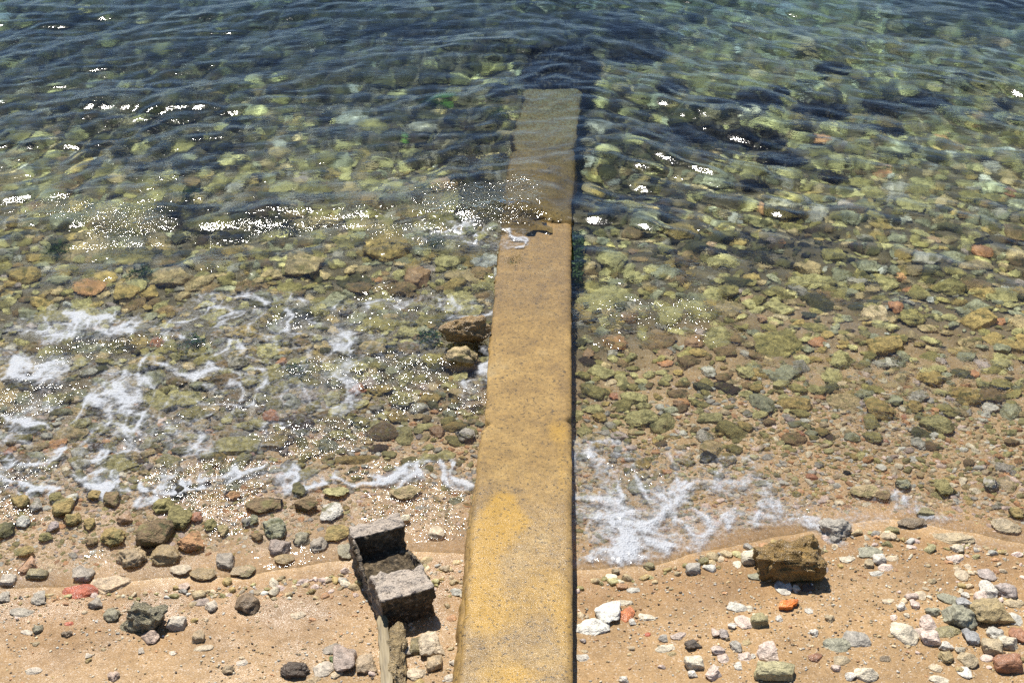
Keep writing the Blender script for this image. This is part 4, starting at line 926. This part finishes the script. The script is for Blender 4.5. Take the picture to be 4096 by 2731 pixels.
# weed-grown sunken block at the end of the jetty (part of it)
n_, m_ = 40, 26
yy = np.linspace(Y_END + .03, Y_END + .95, n_); uu = np.linspace(0, 1, m_)
U, YY = np.meshgrid(uu, yy)
xl = LX(Y_END) + .03 * (YY - Y_END) - .02; xr = RX(Y_END) + .10 * (YY - Y_END) + .05
edge = np.minimum(np.minimum(U, 1 - U) * 8, np.minimum((YY - yy[0]), (yy[-1] - YY)) * 12)
EZ = float(slab_top(Y_END)) - .08
zz = EZ - .35 * np.exp(-np.maximum(edge, 0) * 4) + .025 * fbm2(U * 4, YY * 9, 91) + .012 * noise2(U * 22, YY * 40, 92)
co = np.stack([xl + (xr - xl) * U, YY, zz], -1).reshape(-1, 3)
eb = link('end_block', make_mesh('end_block', co, grid_faces(m_, n_)), M_WEED, jet, label='sunken end block overgrown with dark seaweed')
r_ = np.random.default_rng(77); nb = 2600
iu = r_.integers(0, len(co), nb); bp_ = co[iu] + r_.normal(0, .012, (nb, 3)) * np.array([1, 1, .3])
dd = r_.normal(size=(nb, 3)) * np.array([.7, .7, .3]) + np.array([0, 0, .8]); dd /= np.linalg.norm(dd, axis=1, keepdims=True)
tt = np.cross(dd, r_.normal(size=(nb, 3))); tt /= np.linalg.norm(tt, axis=1, keepdims=True)
ln = r_.uniform(.02, .055, (nb, 1)); wd = ln * .25
fcs = np.arange(nb * 3).reshape(-1, 3)
link('fronds', make_mesh('fronds', np.stack([bp_ - tt * wd, bp_ + tt * wd, bp_ + dd * ln], 1).reshape(-1, 3), fcs), M_WEED, eb)

# green algae on the jetty: on its right flank, and a small spot on top
def tuft(name, pts, seed, ln0, ln1, parent, mat=M_GREEN, **pr):
    r = np.random.default_rng(seed); nb = len(pts)
    dd = r.normal(size=(nb, 3)) * np.array([.8, .8, .3]) + np.array([.3, 0, .55]); dd /= np.linalg.norm(dd, axis=1, keepdims=True)
    tt = np.cross(dd, r.normal(size=(nb, 3))); tt /= np.linalg.norm(tt, axis=1, keepdims=True)
    ln = r.uniform(ln0, ln1, (nb, 1)); wd = ln * .22
    me = make_mesh(name, np.stack([pts - tt * wd, pts + tt * wd, pts + dd * ln], 1).reshape(-1, 3), np.arange(nb * 3).reshape(-1, 3))
    return link(name, me, mat, parent, **pr)
r_ = np.random.default_rng(5)
ay = r_.uniform(*sorted((jet_pt(2286, 1085)[1], jet_pt(2286, 900)[1])), 1500)
tuft('algae', np.stack([RX(ay) + r_.uniform(.0, .07, 1500) * (.4 + .6 * r_.random(1500)), ay, slab_top(ay) - r_.uniform(.05, .22, 1500)], -1), 3, .015, .05, jet, label='green algae hanging on the right flank')
cx_, cy_ = jet_pt(2055, 1035)
a_ = np.stack([cx_ + r_.normal(0, .022, 500), cy_ + r_.normal(0, .03, 500)], -1)
tuft('algae', np.concatenate([a_, (slab_top(a_[:, 1]) - .001)[:, None]], 1), 4, .004, .010, jet, label='small green algae spot by the splash')

# green tufts on the bottom, left
greens = [(1720, 1365, 'vivid green algae tuft left of the angular rock against the jetty'), (1740, 985, 'green algae patch under the sparkling wavelet left of the jetty'), (1190, 1505, 'green algae tuft among foam strands in mid left shallows'), (565, 1110, 'green algae tuft on the stones seaward of the left foam'), (745, 785, 'green algae tuft under glints at mid left'), (230, 1010, 'dark green algae tuft near the left edge'), (1990, 460, 'deep green algae tuft beside the far slab'), (1720, 415, 'faint green weed patch left of the far slab'), (780, 1385, 'small olive-green tuft inside the left foam')]
for i, (px, py, lab) in enumerate(greens):
    g = pix_ground(px, py)
    r = np.random.default_rng(600 + i); nb = 200
    pts = r.normal(0, 1, (nb, 3)) * np.array([.035, .04, .0])
    pts[:, 2] = r.uniform(0, .02, nb) + .03 * np.exp(-(pts[:, 0] ** 2 + pts[:, 1] ** 2) / .002)
    o = tuft('algae_tuft', pts, 610 + i, .012, .035, None, label=lab, category='algae', group='green algae tufts on the sea bottom')
    o.location = (g[0], g[1], float(sand_z(g[0], g[1])) + .03)

# ------------------------------------------------------------------ fill: more individual cobbles, then uncounted stones
from collections import defaultdict
cell = defaultdict(list)
CS = .3
def addp(x, y, r): cell[(int(x // CS), int(y // CS))].append((x, y, r))
def free(x, y, r, k):
    cx, cy = int(x // CS), int(y // CS)
    for i in (-1, 0, 1):
        for j in (-1, 0, 1):
            for (a, b, c) in cell[(cx + i, cy + j)]:
                if (a - x) ** 2 + (b - y) ** 2 < (k * (c + r)) ** 2: return False
    return True
for p in placed: addp(*p)
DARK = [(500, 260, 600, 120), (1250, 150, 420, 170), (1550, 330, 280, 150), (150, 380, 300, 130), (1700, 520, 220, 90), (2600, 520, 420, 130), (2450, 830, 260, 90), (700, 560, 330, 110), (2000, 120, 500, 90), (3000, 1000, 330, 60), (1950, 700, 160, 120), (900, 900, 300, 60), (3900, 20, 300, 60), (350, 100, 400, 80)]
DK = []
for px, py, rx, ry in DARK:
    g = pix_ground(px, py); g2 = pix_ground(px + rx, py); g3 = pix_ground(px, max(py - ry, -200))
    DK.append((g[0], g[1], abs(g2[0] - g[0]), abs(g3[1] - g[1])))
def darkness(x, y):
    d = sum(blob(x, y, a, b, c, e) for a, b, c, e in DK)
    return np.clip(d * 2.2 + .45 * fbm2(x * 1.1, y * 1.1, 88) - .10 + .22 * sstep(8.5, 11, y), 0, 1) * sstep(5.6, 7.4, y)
def half_width(y): return (y * math.cos(_p) + CAMH * math.sin(_p)) * 18 / LENS + .25
UC = ['olive', 'pale olive', 'tan', 'grey-green', 'ochre', 'brown', 'dark olive', 'grey', 'pale grey', 'dark brown', 'mauve-grey', 'beige']
UP = np.array([.22, .22, .12, .13, .07, .08, .06, .04, .02, .02, .01, .01])
DKC = ['dark olive', 'dark brown', 'black', 'black']
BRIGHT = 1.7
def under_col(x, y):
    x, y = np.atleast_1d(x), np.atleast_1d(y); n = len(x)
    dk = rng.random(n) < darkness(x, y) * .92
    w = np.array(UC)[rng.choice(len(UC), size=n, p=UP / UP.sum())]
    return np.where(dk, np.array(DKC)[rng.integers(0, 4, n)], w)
def on_jetty(x, y, r): return (LX(y) - r * .9 < x < RX(y) + r * .9) and y < Y_END + 1.0
n_ind = 0
tries = 0
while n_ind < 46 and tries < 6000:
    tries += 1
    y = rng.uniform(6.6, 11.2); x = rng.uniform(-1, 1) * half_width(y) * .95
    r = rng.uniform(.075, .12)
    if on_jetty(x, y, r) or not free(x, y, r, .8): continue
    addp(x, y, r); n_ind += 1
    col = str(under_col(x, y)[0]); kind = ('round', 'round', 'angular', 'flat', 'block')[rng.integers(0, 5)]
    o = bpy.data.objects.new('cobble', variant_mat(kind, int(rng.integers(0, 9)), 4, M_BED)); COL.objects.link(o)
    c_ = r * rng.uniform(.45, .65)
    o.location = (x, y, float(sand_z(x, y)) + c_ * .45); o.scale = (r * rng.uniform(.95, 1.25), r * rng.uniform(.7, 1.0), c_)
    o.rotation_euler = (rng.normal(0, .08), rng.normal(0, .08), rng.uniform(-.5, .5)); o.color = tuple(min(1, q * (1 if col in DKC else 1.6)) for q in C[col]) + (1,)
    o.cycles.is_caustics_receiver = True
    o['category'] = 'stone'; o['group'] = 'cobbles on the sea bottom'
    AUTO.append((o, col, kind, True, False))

def stuff_mesh(items, sub, seed):
    """items: rows x,y,z, a,b,c, rz, r,g,b -> one mesh of stones"""
    vs = []
    kinds = ['angular', 'angular', 'round', 'flat', 'block', 'angular']
    for k in range(12): vs.append(stone_shape(kinds[k % 6], seed + k, sub)[0])
    f = ICO[sub][1]; vs = np.array(vs)
    it = np.array(items); n = len(it); r = np.random.default_rng(seed)
    V = vs[r.integers(0, 12, n)] * it[:, None, 3:6]
    ca, sa = np.cos(it[:, 6])[:, None], np.sin(it[:, 6])[:, None]
    tx = r.normal(0, .18, (n, 1))
    x, y, z = V[..., 0] * ca - V[..., 1] * sa, V[..., 0] * sa + V[..., 1] * ca, V[..., 2]
    z = z + tx * V[..., 0]
    P = np.stack([x + it[:, None, 0], y + it[:, None, 1], z + it[:, None, 2]], -1).reshape(-1, 3)
    nv = vs.shape[1]
    F = (f[None] + (np.arange(n) * nv)[:, None, None]).reshape(-1, 3)
    tint = np.repeat(it[:, 7:10], nv, 0)
    me = make_mesh('stones', P, F, {'tint': tint})
    if sub > 1: me.set_sharp_from_angle(angle=R(50))
    return me

def scatter(n, rlo, rhi, ylo, yhi, k, colf, zr=(.45, .75), dens=None, lift=.2, maxtry=12, addto=True, pw=1.6, gain=1.0, side=0.0):
    N = int(n * maxtry)
    y = rng.uniform(ylo, yhi, N); hw = half_width(y)
    x = rng.uniform(-1, 1, N) * hw
    if side: x = np.where(x < 0, -1, 1) * (hw - .05 + rng.uniform(0, side, N))     # beyond the picture's edges
    r = rlo + (rhi - rlo) * rng.random(N) ** pw
    ok = rng.random(N) < hw / half_width(yhi)
    ok &= ~((LX(y) - r * .9 < x) & (x < RX(y) + r * .9) & (y < Y_END + 1.0))
    if dens is not None: ok &= rng.random(N) < dens(x, y)
    x, y, r = x[ok], y[ok], r[ok]
    if k > 0:
        sel = []
        for i in range(len(x)):
            if free(x[i], y[i], r[i], k):
                sel.append(i)
                if addto: addp(x[i], y[i], r[i])
                if len(sel) >= n: break
        x, y, r = x[sel], y[sel], r[sel]
    else:
        x, y, r = x[:n], y[:n], r[:n]
    m = len(x)
    w = colf(x, y)
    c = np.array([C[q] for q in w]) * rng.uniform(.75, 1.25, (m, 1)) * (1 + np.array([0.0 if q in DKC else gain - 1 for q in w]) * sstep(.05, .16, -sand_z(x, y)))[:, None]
    cz = r * rng.uniform(zr[0], zr[1], m)
    z = sand_z(x, y) + cz * lift
    top = z + cz
    wetz = y - shore_y(x) > 0
    z = np.where(wetz & (top > -.014) & (top < .012), z - (top + .014), z)
    return np.concatenate([np.stack([x, y, z, r * rng.uniform(.9, 1.35, m), r * rng.uniform(.7, 1.0, m), cz, rng.uniform(-1.2, 1.2, m)], 1), np.clip(c, 0, .9)], 1)

def pick(words):
    words = np.array(words)
    return lambda x, y: words[rng.integers(0, len(words), len(x))]
def dens_mid(x, y):
    t = y - shore_y(x)
    return np.where(t > .1, np.where(x > 0, .06, .16) + .84 * sstep(.5, np.where(x > 0, 1.8, 1.0), t), 0)
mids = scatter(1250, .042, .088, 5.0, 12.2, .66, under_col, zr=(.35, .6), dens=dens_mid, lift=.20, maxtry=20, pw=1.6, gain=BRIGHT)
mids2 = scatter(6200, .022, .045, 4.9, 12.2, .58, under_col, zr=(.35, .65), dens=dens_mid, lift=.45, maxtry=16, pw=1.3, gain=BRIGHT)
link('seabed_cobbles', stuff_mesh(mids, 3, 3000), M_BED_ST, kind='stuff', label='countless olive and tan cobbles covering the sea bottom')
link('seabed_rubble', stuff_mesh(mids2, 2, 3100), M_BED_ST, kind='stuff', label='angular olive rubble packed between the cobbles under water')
def dens_small(x, y):
    t = y - shore_y(x)
    return np.where(t < -.05, 0, .45 + .55 * sstep(.2, 1.0, t))
shallow_c = pick(('tan', 'beige', 'grey', 'pale grey', 'ochre', 'olive', 'pinkish', 'cream', 'orange-tan', 'pale olive', 'olive', 'tan'))
def small_col(x, y): return np.where(y - shore_y(x) < .9, shallow_c(x, y), under_col(x, y))
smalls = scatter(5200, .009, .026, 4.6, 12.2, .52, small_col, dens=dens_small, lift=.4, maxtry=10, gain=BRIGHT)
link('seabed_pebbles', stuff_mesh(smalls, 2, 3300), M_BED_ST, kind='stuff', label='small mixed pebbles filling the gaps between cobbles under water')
beach_col = pick(('cream', 'beige', 'beige', 'tan', 'pinkish', 'beige', 'ochre', 'tan', 'orange-tan', 'tan'))
def dens_beach(x, y):
    t = y - shore_y(x)
    d = np.where(x < 0, .05 + .95 * sstep(-.25, .12, t), .05 + .45 * sstep(-.2, .2, t) + .30 * sstep(1.2, 1.9, x))
    return np.where(t > 1.0, 0, d * (.4 + .6 * (noise2(x * 3, y * 3, 66) > -.1)))
beach = scatter(2200, .005, .020, 3.3, 6.4, .62, beach_col, dens=dens_beach, lift=-.1, maxtry=16, pw=2.0)
link('beach_pebbles', stuff_mesh(beach, 2, 3600), M_PEB_ST, kind='stuff', label='scattered small pale pebbles on the wet sand')
def dens_wash(x, y):
    t = y - shore_y(x)
    band = sstep(-.32 + .2 * (x > 0), -.02 + .1 * (x > 0), t) * sstep(1.5, .9, t)
    return band * np.where(x < 0, .55 + .45 * (noise2(x * 2.5, y * 2.5, 68) > -.2), .75 + .25 * sstep(1.0, 1.8, x))
wash = scatter(4600, .007, .026, 4.2, 6.4, .60, shallow_c, dens=dens_wash, lift=.15, maxtry=16, pw=1.7, gain=1.0)
link('wash_pebbles', stuff_mesh(wash, 2, 4200), M_PEB_ST, kind='stuff', label='mixed wet pebbles crowded along the edge of the water')
grit = scatter(13000, .0022, .0065, 3.3, 6.0, 0, pick(('white', 'tan', 'brown', 'beige', 'cream', 'pale grey', 'orange-tan', 'dark brown', 'tan', 'beige')), dens=lambda x, y: .3 + .7 * (noise2(x * 2.2, y * 2.2, 67) > 0), lift=.3, maxtry=6, addto=False)
link('beach_grit', stuff_mesh(grit, 1, 3900), M_PEB_ST, kind='stuff', label='coarse grit strewn over the sand')

# the same ground cover goes on to both sides, more simply made
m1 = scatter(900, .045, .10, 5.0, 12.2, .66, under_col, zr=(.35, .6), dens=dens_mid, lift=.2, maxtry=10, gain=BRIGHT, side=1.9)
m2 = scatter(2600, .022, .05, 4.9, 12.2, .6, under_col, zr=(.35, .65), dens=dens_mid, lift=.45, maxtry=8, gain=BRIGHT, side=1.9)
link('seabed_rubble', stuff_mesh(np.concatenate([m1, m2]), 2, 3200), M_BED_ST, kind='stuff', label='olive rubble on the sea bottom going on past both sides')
m3 = scatter(1500, .006, .032, 3.0, 6.6, .6, shallow_c, dens=lambda x, y: np.clip(dens_beach(x, y) + dens_wash(x, y), 0, 1) + .1, lift=.0, maxtry=8, side=1.7)
link('beach_pebbles', stuff_mesh(m3, 2, 3700), M_PEB_ST, kind='stuff', label='pebbles along the beach past both sides')

# ------------------------------------------------------------------ foam
def foam_sheet(name, px_blobs, seed, label, zmode='water', step=.0085, lace=1.0, lift=.003, mound=0.0):
    bl = []
    for px, py, rx, ry, w in px_blobs:
        px, py, rx, ry = px * 1.7415, py * 1.7415, rx * 1.7415, ry * 1.7415
        x0, y0 = on_plane(px, py); x1, _ = on_plane(px + rx, py); _, y1 = on_plane(px, py - ry)
        bl.append((float(x0), float(y0), abs(float(x1 - x0)), abs(float(y1 - y0)), w))
    xa = min(b[0] - 1.7 * b[2] for b in bl); xb = max(b[0] + 1.7 * b[2] for b in bl)
    ya = min(b[1] - 1.7 * b[3] for b in bl); yb = max(b[1] + 1.7 * b[3] for b in bl)
    xs = np.arange(xa, xb, step); ys = np.arange(ya, yb, step)
    X, Y = np.meshgrid(xs, ys)
    M = np.zeros_like(X)
    wx = X + .06 * noise2(X * 5, Y * 5, seed) + .025 * noise2(X * 14, Y * 14, seed + 1)
    wy = Y + .06 * noise2(X * 5, Y * 5, seed + 2) + .025 * noise2(X * 14, Y * 14, seed + 3)
    for a, b, c, e, w in bl: M = np.maximum(M, w * np.exp(-(((wx - a) / c) ** 2 + ((wy - b) / e) ** 2) ** 1.5))
    sk = wx * .8 + wy * .5
    ridge = 1 - np.abs(noise2(wx * 10 + 3, wy * 7 + sk, seed + 5))
    ridge2 = 1 - np.abs(noise2(wx * 27, wy * 21, seed + 6))
    lc = .62 * ridge ** 2.2 + .38 * ridge2 ** 2
    f = M * .95 + lace * (lc - .56) * sstep(.04, .4, M) * 1.75
    f = np.maximum(f, .34 * sstep(.02, .5, M) * (.75 + .5 * noise2(wx * 3, wy * 3, seed + 9)))
    f = np.where(M < .02, 0, f)
    S_ = sand_z(X, Y); W_ = water_z(X, Y)
    Zz = np.maximum(W_, S_) + lift + (.0012 + mound) * np.clip(f, 0, 1.2) ** 1.5 * (1 + .5 * noise2(X * 40, Y * 40, seed + 8))
    inj = (X > LX(Y) + .004) & (X < RX(Y) - .004)
    top = slab_top(Y) + .005
    f = np.where(inj & (Zz < top), 0 if zmode != 'splash' else f, f)
    if zmode == 'splash': Zz = np.where(inj, np.maximum(Zz, top + .004), Zz)
    fc = grid_faces(len(xs), len(ys))
    keep = (f.ravel()[fc] > .05).any(1)
    co, fc, fv = used_only(np.stack([X, Y, Zz], -1).reshape(-1, 3), fc[keep], f.ravel())
    return link(name, make_mesh(name, co, fc, {'foam': np.clip(fv, 0, 1.3)}), M_FOAM, kind='stuff', label=label)

foam_sheet('foam_left', [(200, 750, 150, 34, 1), (60, 845, 120, 36, 1), (255, 920, 75, 80, .95), (130, 745, 90, 30, .7), (400, 760, 90, 30, .62), (480, 715, 60, 40, .8), (600, 695, 100, 24, .72), (660, 745, 80, 36, .6), (440, 850, 62, 22, .95), (790, 780, 45, 34, .75), (830, 692, 120, 15, .72), (960, 690, 100, 18, .75), (1118, 830, 14, 75, .95), (1060, 722, 60, 12, .7), (70, 965, 70, 45, .85), (300, 985, 70, 55, .85), (440, 1030, 35, 70, .7), (560, 900, 120, 60, .55), (700, 930, 140, 60, .5), (800, 860, 60, 40, .55), (1090, 900, 22, 30, .85), (540, 780, 60, 60, .62), (340, 860, 60, 40, .7), (450, 960, 420, 90, .30), (700, 800, 320, 80, .30)], 501, 'lacy white foam drifting over the shallows left of the jetty', lace=.85)
foam_sheet('foam_edge', [(60, 1100, 150, 34, .85), (220, 1105, 130, 30, .78), (400, 1112, 110, 28, .80), (560, 1100, 130, 24, .68), (720, 1098, 140, 22, .62), (900, 1095, 140, 24, .62), (1040, 1085, 70, 30, .70), (120, 1050, 160, 26, .58), (60, 1145, 40, 16, .55), (330, 1150, 40, 14, .5)], 531, 'thin froth along the spent wave front left of the jetty', lace=1.3)
foam_sheet('foam_right', [(1345, 1060, 50, 50, .85), (1370, 1130, 75, 50, .85), (1450, 1105, 130, 40, .68), (1560, 1130, 75, 50, .7), (1400, 1180, 100, 36, .9), (1530, 1175, 100, 32, .8), (1480, 1215, 170, 40, .85), (1495, 1258, 75, 34, 1.15), (1620, 1195, 110, 30, .8), (1750, 1195, 130, 26, .88), (1840, 1205, 70, 22, .95), (1910, 1215, 30, 34, .8), (1430, 1290, 110, 24, .85), (2030, 1130, 40, 16, .75), (1700, 1120, 80, 32, .55), (1420, 1035, 90, 26, .6), (1640, 1060, 110, 36, .55), (1780, 1150, 110, 30, .6), (1560, 1230, 110, 26, .8), (2090, 1160, 70, 24, .55), (1980, 1190, 70, 24, .5), (2160, 1200, 70, 30, .45), (2250, 1260, 60, 26, .45)], 561, 'fresh white froth spreading up the sand right of the jetty', lace=.62, mound=.004)
foam_sheet('wave_splash', [(1165, 565, 40, 22, 1.0), (1120, 545, 70, 24, .72), (1050, 540, 90, 26, .56)], 591, 'small white splash where the wavelet breaks on the jetty', zmode='splash', mound=.008, lace=1.3, step=.006)

# ------------------------------------------------------------------ labels for the stones that have none yet
ORD = ['', 'second ', 'third ', 'fourth ', 'fifth ', 'sixth ', 'seventh ', 'eighth ', 'ninth ', 'tenth ', 'eleventh ', 'twelfth ']
bucket = defaultdict(list)
for o, col, kind, under, bk in AUTO:
    x, y = o.location.x, o.location.y
    d, lx, ly, lm = min(((a - x) ** 2 + (b - y) ** 2, a, b, l) for a, b, l in LAND)
    dx, dy = x - lx, y - ly
    rel = ('right of' if dx > 0 else 'left of') if abs(dx) > abs(dy) else ('seaward of' if dy > 0 else 'shoreward of')
    shp = {'round': 'rounded', 'flat': 'flat', 'block': 'blocky', 'angular': 'angular'}[kind]
    big = max(o.scale.x, o.scale.y)
    size = 'tiny ' if big < .016 else 'small ' if big < .035 else 'large ' if big > .1 else ''
    noun = 'brick fragment' if bk else ('sunken cobble' if under else 'stone')
    bucket[(f'{size}{col} {shp} {noun}', rel, lm)].append((d, o))
for (a, rel, lm), lst in bucket.items():
    lst.sort(key=lambda t: t[0])
    for k, (d, o) in enumerate(lst):
        o['label'] = f'{ORD[min(k, 11)]}{a} {rel} {lm}' if k else f'{a} {rel} {lm}'
print('wash', len(wash), 'mids2', len(mids2), 'tris', sum(len(o.data.loop_triangles) if o.data.loop_triangles else len(o.data.polygons) * (2 if len(o.data.loops) == 4 * len(o.data.polygons) else 1) for o in sc.objects if o.type == 'MESH' and o.data.users == 1)); print('individual stones', len(T), len(AUTO), 'mids', len(mids), 'smalls', len(smalls), 'beach', len(beach))
